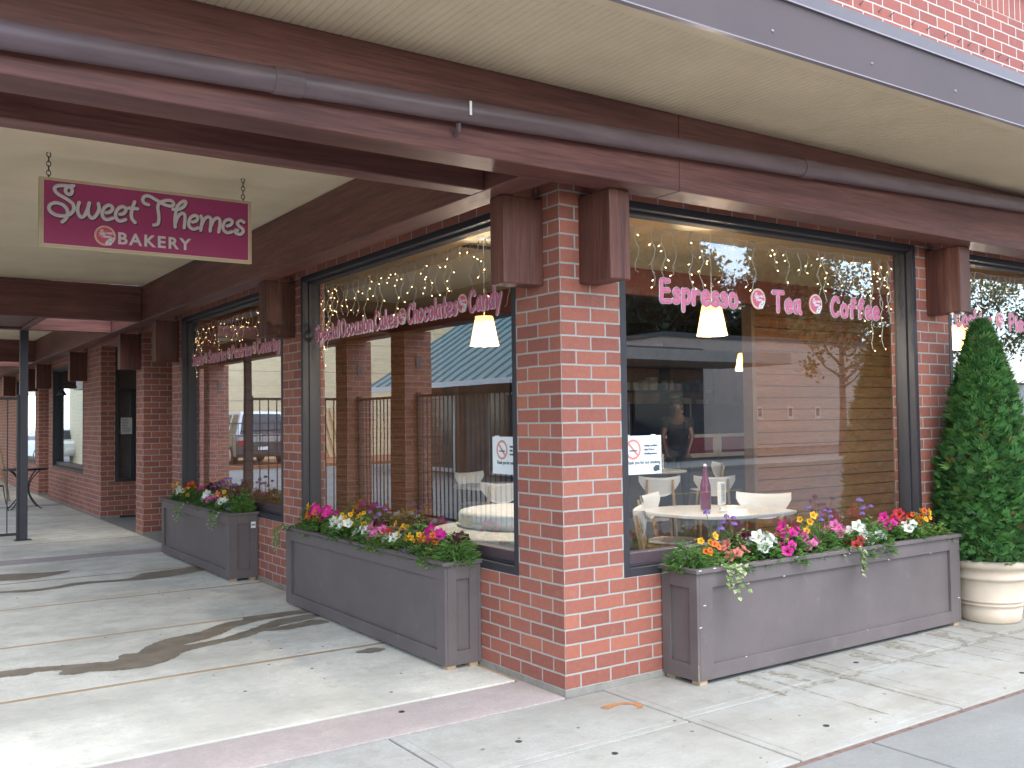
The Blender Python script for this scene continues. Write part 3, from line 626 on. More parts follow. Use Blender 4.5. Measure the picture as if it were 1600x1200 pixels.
SCRIPT = [[(-2.1857, 2.7734), (-2.1675, 2.7934), (-2.1574, 2.8169), (-2.1554, 2.8396), (-2.1637, 2.8611), (-2.1862, 2.8809), (-2.2228, 2.8878), (-2.2509, 2.8755), (-2.2609, 2.8543), (-2.2527, 2.8308), (-2.2264, 2.8137), (-2.194, 2.8097), (-2.1615, 2.8156), (-2.1369, 2.8305), (-2.1206, 2.8571), (-2.1249, 2.8882), (-2.1455, 2.9083), (-2.1783, 2.9268), (-2.2068, 2.9412), (-2.2251, 2.959), (-2.2293, 2.9786), (-2.2152, 2.9929), (-2.1868, 2.9993), (-2.15, 2.9991), (-2.1323, 2.9843), (-2.1334, 2.9593), (-2.1477, 2.9485), (-2.1641, 2.9577), (-2.1671, 2.9776), (-2.152, 2.9975), (-2.1221, 3.0059)], [(-2.0898, 2.9037), (-2.098, 2.8733), (-2.0966, 2.8418), (-2.0811, 2.8141), (-2.0625, 2.823), (-2.0459, 2.8567), (-2.0314, 2.9084)], [(-2.0314, 2.9084), (-2.0376, 2.8712), (-2.0353, 2.8351), (-2.0143, 2.8147), (-1.9912, 2.8355), (-1.9744, 2.874), (-1.9779, 2.9102)], [(-1.9318, 2.8582), (-1.9061, 2.868), (-1.8933, 2.8926), (-1.9106, 2.909), (-1.9362, 2.8968), (-1.9532, 2.8673), (-1.953, 2.8352), (-1.9317, 2.8146), (-1.8931, 2.8281)], [(-1.85, 2.8582), (-1.824, 2.8681), (-1.8131, 2.8949), (-1.8306, 2.9091), (-1.8566, 2.8968), (-1.8739, 2.8671), (-1.8738, 2.8348), (-1.8521, 2.8141), (-1.8151, 2.8274)], [(-1.7606, 2.9477), (-1.7737, 2.9065), (-1.7802, 2.8684), (-1.7757, 2.8363), (-1.7581, 2.8149)], [(-1.7956, 2.9039), (-1.7428, 2.9054)], [(-1.6751, 2.9401), (-1.6997, 2.9466), (-1.7109, 2.9664), (-1.6998, 2.9912), (-1.6729, 2.9969), (-1.6414, 2.9843), (-1.6075, 2.9671), (-1.5733, 2.9522), (-1.532, 2.9475), (-1.5159, 2.9613), (-1.5275, 2.9815), (-1.5596, 2.9823), (-1.587, 2.9719), (-1.6074, 2.9576), (-1.6165, 2.9305), (-1.6119, 2.8932), (-1.6096, 2.8556), (-1.6163, 2.8218), (-1.6412, 2.8107)], [(-1.5205, 2.9274), (-1.4858, 2.9314), (-1.4533, 2.952), (-1.4369, 2.9803), (-1.4486, 2.9909), (-1.4719, 2.9762), (-1.4951, 2.9447), (-1.5043, 2.8958), (-1.508, 2.8572), (-1.5066, 2.812)], [(-1.5043, 2.8385), (-1.4881, 2.8833), (-1.4626, 2.9077), (-1.4439, 2.8978), (-1.4439, 2.8594), (-1.4486, 2.8133)], [(-1.3946, 2.8575), (-1.3686, 2.8676), (-1.3592, 2.8928), (-1.3781, 2.9028), (-1.4064, 2.8851), (-1.4181, 2.8526), (-1.4134, 2.8242), (-1.3876, 2.81), (-1.3592, 2.8226)], [(-1.3378, 2.9024), (-1.3306, 2.8765), (-1.3402, 2.8077)], [(-1.3354, 2.8372), (-1.3163, 2.8829), (-1.2923, 2.9026), (-1.2731, 2.8925), (-1.2731, 2.8535), (-1.278, 2.8092)], [(-1.2707, 2.8441), (-1.2538, 2.8849), (-1.2296, 2.9022), (-1.2126, 2.8894), (-1.2126, 2.8502), (-1.22, 2.8078)], [(-1.1637, 2.8553), (-1.1391, 2.8653), (-1.1267, 2.8889), (-1.1464, 2.9015), (-1.1759, 2.8885), (-1.1907, 2.8525), (-1.1858, 2.8236), (-1.1613, 2.8089), (-1.1293, 2.8195)], [(-1.0471, 2.8925), (-1.0696, 2.9025), (-1.092, 2.8827), (-1.0796, 2.8617), (-1.0572, 2.8467), (-1.0522, 2.8274), (-1.0722, 2.808), (-1.1021, 2.8124), (-1.107, 2.8317), (-1.0896, 2.8334)]]
def emblem(parent, c, r, wall):
    """round shop emblem: cream rim, pink disc, script name, white iced cookie with dots"""
    def pl(a, c2, d):
        return (c[0] + a, c[1] - d, c[2] + c2) if wall == 'x' else (c[0] - d, c[1] - a, c[2] + c2)
    def disc(mb, cx, cy, rr, d, n=28):
        mb.face([pl(cx + rr * math.cos(2 * PI * k / n), cy + rr * math.sin(2 * PI * k / n), d) for k in range(n)])
        for k in range(n):
            q = [pl(cx + rr * math.cos(2 * PI * j / n), cy + rr * math.sin(2 * PI * j / n), dd) for j, dd in ((k, 0), (k + 1, 0), (k + 1, d), (k, d))]; mb.face(q)
    mb = MB(); disc(mb, 0, 0, r, .002); e = mb.build('emblem', MEr, parent)
    mb = MB(); disc(mb, 0, 0, r * .82, .0035); mb.build('disc', MEp, e)
    mb = MB()
    for k, (a, c2, rr) in enumerate(((.36, -.58, .24), (.56, -.44, .22), (.70, -.30, .17), (.18, -.74, .17), (.42, -.74, .2))): disc(mb, a * r, c2 * r, rr * r, .0045 + .0003 * k, 16)
    mb.build('cookie', MEw, e)
    mb = MB()
    for k, (a, c2) in enumerate(((.34, -.50), (.52, -.56), (.66, -.36), (.28, -.74))): disc(mb, a * r, c2 * r, .055 * r, .0068, 8)
    mb.build('cookie_dot', MEk, e)
    mb = MB(); xs_ = [p[0] for s_ in SCRIPT for p in s_]; zs_ = [p[1] for s_ in SCRIPT for p in s_]
    fc = (0, 1, 0) if wall == 'x' else (1, 0, 0)
    for i, s_ in enumerate(SCRIPT):
        first = i < 6; ox, oz, kx = (-2.06, 2.88, 1.15) if first else (-1.42, 2.86, .62)
        for_pts = [((p[0] - ox) * kx * r / .42, (p[1] - oz) * .85 * r / .42 + (.30 if first else -.10) * r) for p in s_]
        ribbon(mb, for_pts, .034 * r, lambda a, c2: pl(a, c2, .0042), fc, .1)
    mb.build('emblem_script', MLw, e, True)
H = .128; ZL = 2.232
word('Espresso', WA, .85, 1.525, ZL + .004, H, 'x'); emblem(WA, (1.735, GL - .002, 2.302), .070, 'x')
word('Tea', WA, 1.885, 2.165, ZL, H, 'x'); emblem(WA, (2.33, GL - .002, 2.302), .070, 'x'); word('Coffee', WA, 2.50, 3.055, ZL, H, 'x')
word('Special', WB, 3.69, 3.19, ZL, H, 'y'); word('Occasion', WB, 3.15, 2.56, ZL, H, 'y'); word('Cakes', WB, 2.515, 2.13, ZL, H, 'y')
emblem(WB, (GL - .002, 2.055, 2.29), .062, 'y'); word('Chocolates', WB, 1.965, 1.272, ZL, H, 'y'); emblem(WB, (GL - .002, 1.20, 2.295), .062, 'y'); word('Candy', WB, 1.115, .735, ZL, H, 'y')
word('Sweets', WC, 7.48, 7.03, ZL - .01, H, 'y'); emblem(WC, (GL - .002, 6.93, 2.275), .062, 'y'); word('Savories', WC, 6.82, 6.18, ZL - .01, H, 'y'); emblem(WC, (GL - .002, 6.085, 2.275), .062, 'y')
word('Pastries', WC, 5.99, 5.37, ZL - .01, H, 'y'); emblem(WC, (GL - .002, 5.27, 2.28), .062, 'y'); word('Catering', WC, 5.18, 4.56, ZL - .01, H, 'y')
word('Cookies', WD, 4.075, 4.61, ZL, H, 'x'); emblem(WD, (4.75, GL - .002, 2.302), .066, 'x'); word('Pies', WD, 4.895, 5.2, ZL, H, 'x')

# ---- printed words with the built-in font
def text_mesh(name, txt, size, m, parent, origin, wall='x', align='LEFT', bold=0, depth=.0006, spacing=1.0, sx=1.0):
    cu = bpy.data.curves.new(name, 'FONT'); cu.body = txt; cu.size = size; cu.extrude = depth; cu.offset = bold; cu.align_x = align; cu.space_character = spacing; cu.resolution_u = 3
    o = bpy.data.objects.new(name, cu); COL.objects.link(o); bpy.context.view_layer.update()
    me = bpy.data.meshes.new_from_object(o.evaluated_get(bpy.context.evaluated_depsgraph_get())); COL.objects.unlink(o); bpy.data.objects.remove(o)
    R = Matrix.Rotation(PI / 2, 4, 'X')
    if wall == 'y': R = Matrix.Rotation(-PI / 2, 4, 'Z') @ R
    off = wloc(parent); me.transform(Matrix.Translation((origin[0] - off[0], origin[1] - off[1], origin[2] - off[2])) @ R @ Matrix.Scale(sx, 4, (1, 0, 0)))
    me.materials.clear(); me.materials.append(m); me.name = name
    o = bpy.data.objects.new(name, me); COL.objects.link(o); o.parent = parent; return o

# ================================================================== HANGING SIGN
sg = thing('hanging_sign', 'magenta bakery sign with cream border hanging from two chains under the walkway ceiling', 'sign', (-1.655, 2.2, 2.61))
MS_b = mat('sign_cream', (.56, .47, .30), .5, .06, 6); MS_m = mat('sign_magenta', (.36, .045, .150), .45, .05, 4); MS_l = mat('sign_pale_line', (.75, .55, .50), .5, 0); MS_t = mat('sign_letters', (.66, .62, .63), .5, .04, 8)
b = MB(); b.box(-2.316, -.990, 2.188, 2.222, 2.611, 3.043); b.build('board', MS_b, sg, bevel=.004)
b = MB(); b.box(-2.294, -1.012, 2.1862, 2.1885, 2.629, 3.028); b.build('border_line', MS_l, sg)
b = MB(); b.box(-2.289, -1.017, 2.1845, 2.1868, 2.633, 3.0235); b.build('face_panel', MS_m, sg)
for nm, r, dx, dz, y, m in (('lettering_shadow', .0118, .006, -.007, 2.1842, MLd), ('lettering', .0112, 0, 0, 2.182, MS_t)):
    mb = MB()
    for s_ in SCRIPT:
        pts = [(p.x, p.y) for p in smooth_line(s_, 5)]
        ribbon(mb, pts, r, lambda a, c: (a + dx, y, c + dz), (0, 1, 0), .12)
    mb.build(nm, m, sg, True)
text_mesh('lettering', 'BAKERY', .105, MS_t, sg, (-1.865, 2.1835, 2.668), bold=.0028, spacing=1.22, sx=1.05)
emblem(sg, (-1.938, 2.183, 2.711), .064, 'x')
def chain(parent, x, y, z0, z1):
    mb = MB(); n = 6; L = (z1 - z0) / n
    for k in range(n):
        zc = z0 + (k + .5) * L; pts = []
        for a in range(13):
            t = 2 * PI * a / 12; u, v = .0125 * math.cos(t), (L * .60) * math.sin(t)
            pts.append((x + (u if k % 2 else u * .25), y + (u * .25 if k % 2 else u), zc + v))
        mb.tube(pts, .0030, 6, cap=False)
    mb.build('chain', M['black'], parent, True)
chain(sg, -2.26, 2.205, 3.03, 3.2); chain(sg, -1.045, 2.205, 3.03, 3.2)

# ================================================================== NO SMOKING NOTICES (taped to both windows at the corner)
MPp = mat('notice_paper', (.74, .78, .77), .5, .02, 5); MPr = mat('notice_red', (.66, .25, .20), .5, .05, 20); MPk = mat('notice_ink', (.06, .08, .09), .5, 0)
def notice(wall, u0, label):
    """u runs to the reader's right"""
    w, h, z0 = .335, .232, 1.180
    if wall == 'x': P = lambda u, z, d: (u0 + u, GL - .003 - d, z0 + z); loc = (u0 + w / 2, GL - .003, z0)
    else: P = lambda u, z, d: (GL - .003 - d, u0 - u, z0 + z); loc = (GL - .003, u0 - w / 2, z0)
    t = thing('no_smoking_notice', label, 'notice', loc, 'no smoking notices taped to the corner windows')
    def quad(mb, a, b_, c, d, e): mb.face([P(a, c, e), P(b_, c, e), P(b_, d, e), P(a, d, e)])
    mb = MB(); quad(mb, 0, w, 0, h, 0); mb.build('paper', MPp, t)
    mb = MB(); n = 36; cx, cz, r0, r1 = .108, .150, .047, .061
    for k in range(n):
        a, b_ = 2 * PI * k / n, 2 * PI * (k + 1) / n
        mb.face([P(cx + r0 * math.cos(a), cz + r0 * math.sin(a), .001), P(cx + r1 * math.cos(a), cz + r1 * math.sin(a), .001), P(cx + r1 * math.cos(b_), cz + r1 * math.sin(b_), .001), P(cx + r0 * math.cos(b_), cz + r0 * math.sin(b_), .001)])
    s_ = .7071; q = .007
    mb.face([P(cx - .048 * s_ - q * s_, cz + .048 * s_ - q * s_, .0012), P(cx + .048 * s_ - q * s_, cz - .048 * s_ - q * s_, .0012), P(cx + .048 * s_ + q * s_, cz - .048 * s_ + q * s_, .0012), P(cx - .048 * s_ + q * s_, cz + .048 * s_ + q * s_, .0012)])
    mb.build('prohibition_ring', MPr, t)
    mb = MB(); quad(mb, cx - .030, cx + .032, cz - .011, cz - .004, .0018); mb.build('cigarette', MPk, t)
    for txt, u, z, s in (('Smoking is prohibited', .195, .166, .0185), ('within 25 feet of', .195, .142, .0185), ('all building entrances.', .195, .118, .0185), ('Thank you for not smoking.', .05, .062, .031)):
        text_mesh('print', txt, s, MPk, t, P(u, z, .0015), wall, sx=.66 if s < .02 else .8, bold=.0002)
    mb = MB(); st = [(.262, .050), (.268, .040), (.278, .044), (.282, .052), (.318, .052), (.318, .018), (.300, .018), (.288, .012), (.274, .016), (.266, .024), (.268, .034)]
    mb.face([P(a, c, .0012) for a, c in st][::-1]); mb.build('state_emblem', MPk, t)
    mb = MB(); quad(mb, .03, .08, h - .003, h + .006, .0014); quad(mb, .25, .29, h - .003, h + .006, .0014); mb.build('tape', M['white'], t)
    return t
notice('x', .497, 'white no smoking notice taped to the street window beside the corner pier')
notice('y', .852, 'white no smoking notice taped to the walkway window beside the corner pier')

# ================================================================== ICICLE LIGHT STRINGS
MWw = mat('light_wire', (.74, .74, .68), .5, .05, 10); MBul = emit_mat('warm_bulb', (1, .62, .28), 3.1, (.9, .7, .5))
bulb_mb = MB(); bulb_mb.lathe([(0, -.009), (.0021, -.007), (.0028, -.002), (.0021, .005), (.0, .009)], 6)
bulb_src = bulb_mb.build('bulb', MBul, None); bulb_me = bulb_src.data; bpy.data.objects.remove(bulb_src)
def icicles(wall, u0, u1, label, seed, ends=(0, 0), nb=96):
    r = random.Random(seed); D = GL + .05
    P = lambda u, z, d=0: Vector((u, D + d, z)) if wall == 'x' else Vector((D + d, u, z))
    ztop = 2.70
    t = thing('icicle_lights', label, 'string lights', P((u0 + u1) / 2, ztop), 'icicle light strings hung inside the shop windows')
    w = MB(); spots = []
    w.tube([P(u0 + (u1 - u0) * k / 24, ztop - .012 * math.sin(k * 1.9) - .006) for k in range(25)], .0022, 5)
    L = abs(u1 - u0); sg_ = 1 if u1 > u0 else -1; n = int(L / .105)
    for i in range(n + 1):
        u = u0 + sg_ * (L * i / n + r.uniform(-.03, .03)); e = min(i, n - i) / n
        near0 = i < 3; near1 = n - i < 3
        ln = r.choice([.10, .16, .22, .30, .36, .20, .28])
        if (near0 and ends[0]) or (near1 and ends[1]): ln = r.uniform(.42, .72)
        elif r.random() < .10: ln += .18
        for rep in range(2 if ((near0 and ends[0]) or (near1 and ends[1])) else 1):
            uu = u + r.uniform(-.03, .03) * (rep > 0); pts = []; m_ = max(3, int(ln / .045)); ph = r.uniform(0, 6); lr = ln * (1 if rep == 0 else r.uniform(.5, .95))
            for k in range(m_ + 1):
                q = k / m_; pts.append(P(uu + .009 * math.sin(ph + k * 1.3) * min(1, k), ztop - lr * q, .012 * math.cos(ph + k * 1.7)))
            w.tube(pts, .0029, 5)
            for k in range(1, m_ + 1, 1):
                if r.random() < (.62 if rep == 0 else .5):
                    dirn = P(r.choice((-1, 1)) * .8, -.55 + r.uniform(-.2, .3)) - P(0, 0); dirn.normalize()
                    tip = pts[k] + dirn * .028; w.tube([pts[k], tip], .0022, 5); spots.append((tip, dirn))
    r.shuffle(spots)
    for p, d in spots[:nb]:
        o = bpy.data.objects.new('bulb', bulb_me); COL.objects.link(o); o.parent = t; o.location = p - Vector(t.location); o.rotation_euler = (-d).to_track_quat('Z', 'Y').to_euler()
    w.build('wire', MWw, t, True); return t
icicles('x', .50, 3.27, 'string of warm icicle lights across the top of the street window nearest the corner', 3, (0, 1))
icicles('y', .55, 3.66, 'string of warm icicle lights above the special occasion cakes lettering', 5, (0, 1))
icicles('y', 4.30, 7.48, 'string of warm icicle lights in the walkway window beyond the second brick pier', 8, (0, 1))
icicles('x', bays[0] + .06, bays[0] + 2.8, 'string of warm icicle lights behind the cookies and pies lettering', 11, (0, 0), 90)

# ================================================================== PENDANT LAMPS
MSh = mat('lamp_shade', (.80, .62, .36), .6, .03, 8)
nt = MSh.node_tree; bs = nt.nodes['Principled BSDF']; bs.inputs['Emission Color'].default_value = (1, .66, .28, 1); bs.inputs['Emission Strength'].default_value = .10
tl_ = nt.nodes.new('ShaderNodeBsdfTranslucent'); tl_.inputs[0].default_value = (.85, .66, .40, 1); mx_ = nt.nodes.new('ShaderNodeMixShader'); mx_.inputs[0].default_value = .55
nt.links.new(bs.outputs[0], mx_.inputs[1]); nt.links.new(tl_.outputs[0], mx_.inputs[2]); nt.links.new(mx_.outputs[0], nt.nodes['Material Output'].inputs[0])
def pendant(loc, label, ztop, power=17):
    t = thing('pendant_lamp', label, 'lamp', loc, 'lit pendant lamps in the shop')
    x, y, z = loc; b = MB(); b.lathe([(.118, z), (.116, z + .004), (.072, z + .238), (.070, z + .238)], 32, (x, y, 0)); b.lathe([(.070, z + .234), (.112, z + .004), (.118, z)], 32, (x, y, 0)); b.build('lamp_shade', MSh, t, True)
    c = MB(); c.tube([(x, y, z + .24), (x, y, ztop)], .0045, 6); c.build('cord', MWw, t)
    q = MB(); q.lathe([(0, ztop - .03), (.05, ztop - .022), (.055, ztop - .001)], 20, (x, y, 0)); q.build('ceiling_cap', M['white'], t, True)
    q = MB(); q.lathe([(0, z + .155), (.014, z + .16), (.014, z + .21), (0, z + .215)], 16, (x, y, 0)); q.build('bulb_holder', M['white'], t, True)
    ld = bpy.data.lights.new('pendant_light', 'POINT'); ld.energy = power; ld.color = (1, .88, .74); ld.shadow_soft_size = .04
    lo = bpy.data.objects.new('pendant_light', ld); COL.objects.link(lo); lo.parent = t; lo.location = (0, 0, -.03)
    gd = bpy.data.lights.new('bulb_light', 'POINT'); gd.energy = .13; gd.color = (1, .70, .38); gd.shadow_soft_size = .03
    go = bpy.data.objects.new('bulb_light', gd); COL.objects.link(go); go.parent = t; go.location = (0, 0, .10); return t
pendant((2.24, 1.0, 2.150), 'glowing tapered pendant lamp hanging over the white table behind the street window', 3.02)
pendant((1.0, 2.335, 2.125), 'glowing tapered pendant lamp behind the walkway window under the candy lettering', 3.02)
pendant((5.68, 1.0, 2.15), 'glowing pendant lamp half hidden behind the tall conifer', 3.02)
pendant((7.05, 5.0, 2.17), 'small glowing pendant lamp far back in the shop beside the plank wall', 3.06)

# ================================================================== PLANTER BOXES
def planter(x0, x1, y0, y1, label, notice_=False):
    t = thing('planter_box', label, 'planter', ((x0 + x1) / 2, (y0 + y1) / 2, 0), 'plum wooden planter boxes along the shop front')
    z0, z1, T = .025, .628, .02
    b = MB(); b.box(x0 + T, x1 - T, y0 + T, y1 - T, z0 + .012, z1 - .01, skip='Z'); 
    bd = b.build('box', M['planter'], t)
    st = MB(); S_ = .105; Sb = .085
    def face(axis, lo, hi, at, sgn):
        a, c = (at, at + sgn * (T - .001)) if sgn > 0 else (at + sgn * (T - .001), at)
        w_ = S_ if hi - lo > 1 else .062
        def B(u0, u1, v0, v1):
            if axis == 'x': st.box(u0, u1, a, c, v0, v1)
            else: st.box(a, c, u0, u1, v0, v1)
        B(lo, lo + w_, z0, z1); B(hi - w_, hi, z0, z1); B(lo + w_, hi - w_, z0, z0 + Sb); B(lo + w_, hi - w_, z1 - .085, z1)
    face('x', x0 + T, x1 - T, y0, 1); face('x', x0 + T, x1 - T, y1, -1)
    face('y', y0, y1, x0, 1); face('y', y0, y1, x1, -1)
    st.build('frame_trim', M['planter'], t, bevel=.0025)
    rm = MB(); o = .016; i_ = .03
    rm.box(x0 - o, x1 + o, y0 - o, y0 + i_, z1 + .001, z1 + .026); rm.box(x0 - o, x1 + o, y1 - i_, y1 + o, z1 + .001, z1 + .026)
    rm.box(x0 - o, x0 + i_, y0 + i_, y1 - i_, z1 + .001, z1 + .026); rm.box(x1 - i_, x1 + o, y0 + i_, y1 - i_, z1 + .001, z1 + .026)
    rm.build('rim', M['planter'], t, bevel=.004)
    for (fx, fy) in ((x0 + .05, y0 + .04), (x1 - .05, y0 + .04), (x0 + .05, y1 - .04), (x1 - .05, y1 - .04)):
        q = MB(); q.box(fx - .03, fx + .03, fy - .03, fy + .03, .0, .036); q.build('foot_block', M['strip'], t)
    sp = MB(); nx, ny = (26, 5) if x1 - x0 > 1 else (5, 26)
    gx = [x0 + .03 + (x1 - x0 - .06) * k / nx for k in range(nx + 1)]; gy = [y0 + .03 + (y1 - y0 - .06) * k / ny for k in range(ny + 1)]
    hz = lambda x, y: z1 - .02 + .03 * mnoise.noise(Vector((x * 9, y * 9, 0)))
    for a in range(nx):
        for c in range(ny): sp.face([(gx[a], gy[c], hz(gx[a], gy[c])), (gx[a + 1], gy[c], hz(gx[a + 1], gy[c])), (gx[a + 1], gy[c + 1], hz(gx[a + 1], gy[c + 1])), (gx[a], gy[c + 1], hz(gx[a], gy[c + 1]))])
    sp.build('soil', M['soil'], t)
    return t
PA = planter(.712, 3.365, -.300, -.012, 'long plum planter box under the street window with trailing ivy over its rim')
PB = planter(-.262, -.004, .850, 3.472, 'long plum planter box under the special occasion cakes window')
PC = planter(-.290, -.006, 4.880, 7.360, 'plum planter box with a small white sticker on its near end')
b = MB(); b.box(-.075, -.030, 4.8775, 4.8795, .50, .56); stk = b.build('sticker', M['white'], PC)
b = MB()
for k in range(3): b.box(-.069 + .013 * k, -.060 + .013 * k, 4.8765, 4.8778, .522, .540)
b.build('sticker_print', MPk, stk)
chp = MB()
for (x, z) in ((.715, .648), (.83, .652), (.745, .45), (.71, .33), (3.3, .2)): chp.box(x, x + .02, -.3175, -.3165, z, z + .004)
for k in range(9):
    x = .72 + 2.62 * rnd.random(); e_ = rnd.choice((.6285, .6535, .112, .545)); chp.box(x, x + rnd.uniform(.003, .014), -.3172 if e_ > .6 else -.3003, -.3163 if e_ > .6 else -.2993, e_ - .003, e_ + .001)
chp.build('paint_chips', M['white'], PA)
chp = MB(); chp.box(.713, .716, -.3005, -.2995, .02, .12); chp.build('bare_corner', M['strip'], PA)

# ---- plants: prototypes are built once, then every plant in the boxes is its own copy
G1 = [leaf_mat('leaf_a', (.11, .23, .05)), leaf_mat('leaf_b', (.17, .31, .075)), leaf_mat('leaf_c', (.068, .155, .042)), leaf_mat('leaf_lime', (.20, .31, .07)), leaf_mat('leaf_cream', (.45, .48, .27)), leaf_mat('leaf_stem', (.10, .16, .05))]
FM = {k: [leaf_mat('petal_' + k, c, .25, .5), leaf_mat('throat_' + k, t_, .1, .5)] for k, c, t_ in (
    ('magenta', (.62, .022, .26), (.28, .01, .12)), ('pink', (.72, .16, .38), (.5, .06, .2)), ('white', (.78, .79, .72), (.50, .54, .20)), ('burgundy', (.085, .006, .025), (.04, .0, .01)),
    ('yellow', (.80, .46, .02), (.55, .20, .01)), ('orange', (.74, .17, .015), (.4, .06, .01)), ('red', (.52, .035, .04), (.25, .01, .01)), ('violet', (.26, .17, .48), (.15, .08, .3)), ('salmon', (.62, .19, .15), (.4, .08, .06)))}
def leaf(mb, p, d, up, L, Wd, m):
    d = Vector(d).normalized(); s_ = d.cross(Vector(up))
    if s_.length < 1e-4: s_ = d.orthogonal()
    s_.normalize(); n_ = s_.cross(d); p = Vector(p)
    a, b_, c, e, f = p, p + d * L * .45 + s_ * Wd * .5 + n_ * L * .10, p + d * L - n_ * L * .12, p + d * L * .45 - s_ * Wd * .5 + n_ * L * .10, p + d * L * .5
    mb.face([a, b_, c, f][:3] + [f], None, m); mb.face([a, f, c, e], None, m)
def mound(r, R, Hh, n, L, mats, narrow=.5):
    mb = MB()
    for i in range(n):
        a = r.uniform(0, 2 * PI); q = math.sqrt(r.random()); z = Hh * (1 - q * q * .8) * r.uniform(.15, 1)
        p = (R * q * math.cos(a), R * q * math.sin(a), z); d = (math.cos(a) + r.uniform(-.7, .7), math.sin(a) + r.uniform(-.7, .7), r.uniform(-.1, .9))
        leaf(mb, p, d, (0, 0, 1), L * r.uniform(.6, 1.25), L * narrow * r.uniform(.7, 1.2), r.choice(mats))
    return mb
def flower_me(key, R, lobes=5, ruff=.14, cup=.35, seed=0):
    r = random.Random(seed); mb = MB(); n = lobes * 4; rad = [R * (1 - ruff * (1 + math.cos(lobes * 2 * PI * k / n + PI)) / 2 * 1.2) * r.uniform(.95, 1.05) for k in range(n)]
    zz = [R * (.10 * math.cos(lobes * 2 * PI * k / n) + r.uniform(-.05, .05)) for k in range(n)]
    ring = lambda q, zo: [(rad[k] * q * math.cos(2 * PI * k / n), rad[k] * q * math.sin(2 * PI * k / n), zo + zz[k] * q) for k in range(n)]
    r0, r1, r2 = ring(.20, -R * cup), ring(.55, -R * .05), ring(1, R * .05)
    tip = (0, 0, -R * (cup + .5))
    for k in range(n):
        j = (k + 1) % n
        mb.face([r1[k], r2[k], r2[j], r1[j]], None, 0); mb.face([r0[k], r1[k], r1[j], r0[j]], None, 0 if cup > .3 else 1); mb.face([tip, r0[k], r0[j]], None, 1)
    o = mb.build('flower', FM[key], None, True); me = o.data; bpy.data.objects.remove(o); return me
def cluster_me(key, R, n, fr, seed=0):
    r = random.Random(seed); mb = MB()
    for i in range(n):
        d = Vector((r.gauss(0, 1), r.gauss(0, 1), abs(r.gauss(0, 1)) + .1)).normalized(); c = d * R * r.uniform(.75, 1); u = d.orthogonal().normalized(); v = d.cross(u)
        pts = [c + (u * math.cos(2 * PI * k / 10) + v * math.sin(2 * PI * k / 10)) * fr * (1 if k % 2 else .62) for k in range(10)]
        mb.face(pts, None, 0)
    o = mb.build('flower', FM[key], None); me = o.data; bpy.data.objects.remove(o); return me
FL = {}
for k in ('magenta', 'pink', 'white', 'burgundy', 'salmon', 'red'): FL[k] = [flower_me(k, .040, 5, .22, .32, s_) for s_ in (1, 2)]
for k in ('yellow', 'orange'): FL[k] = [flower_me(k, .023, 5, .25, .15, s_) for s_ in (3, 4)]
FL['violet'] = [cluster_me('violet', .017, 26, .008, 5)]; FL['lobelia'] = [cluster_me('violet', .03, 22, .007, 6)]
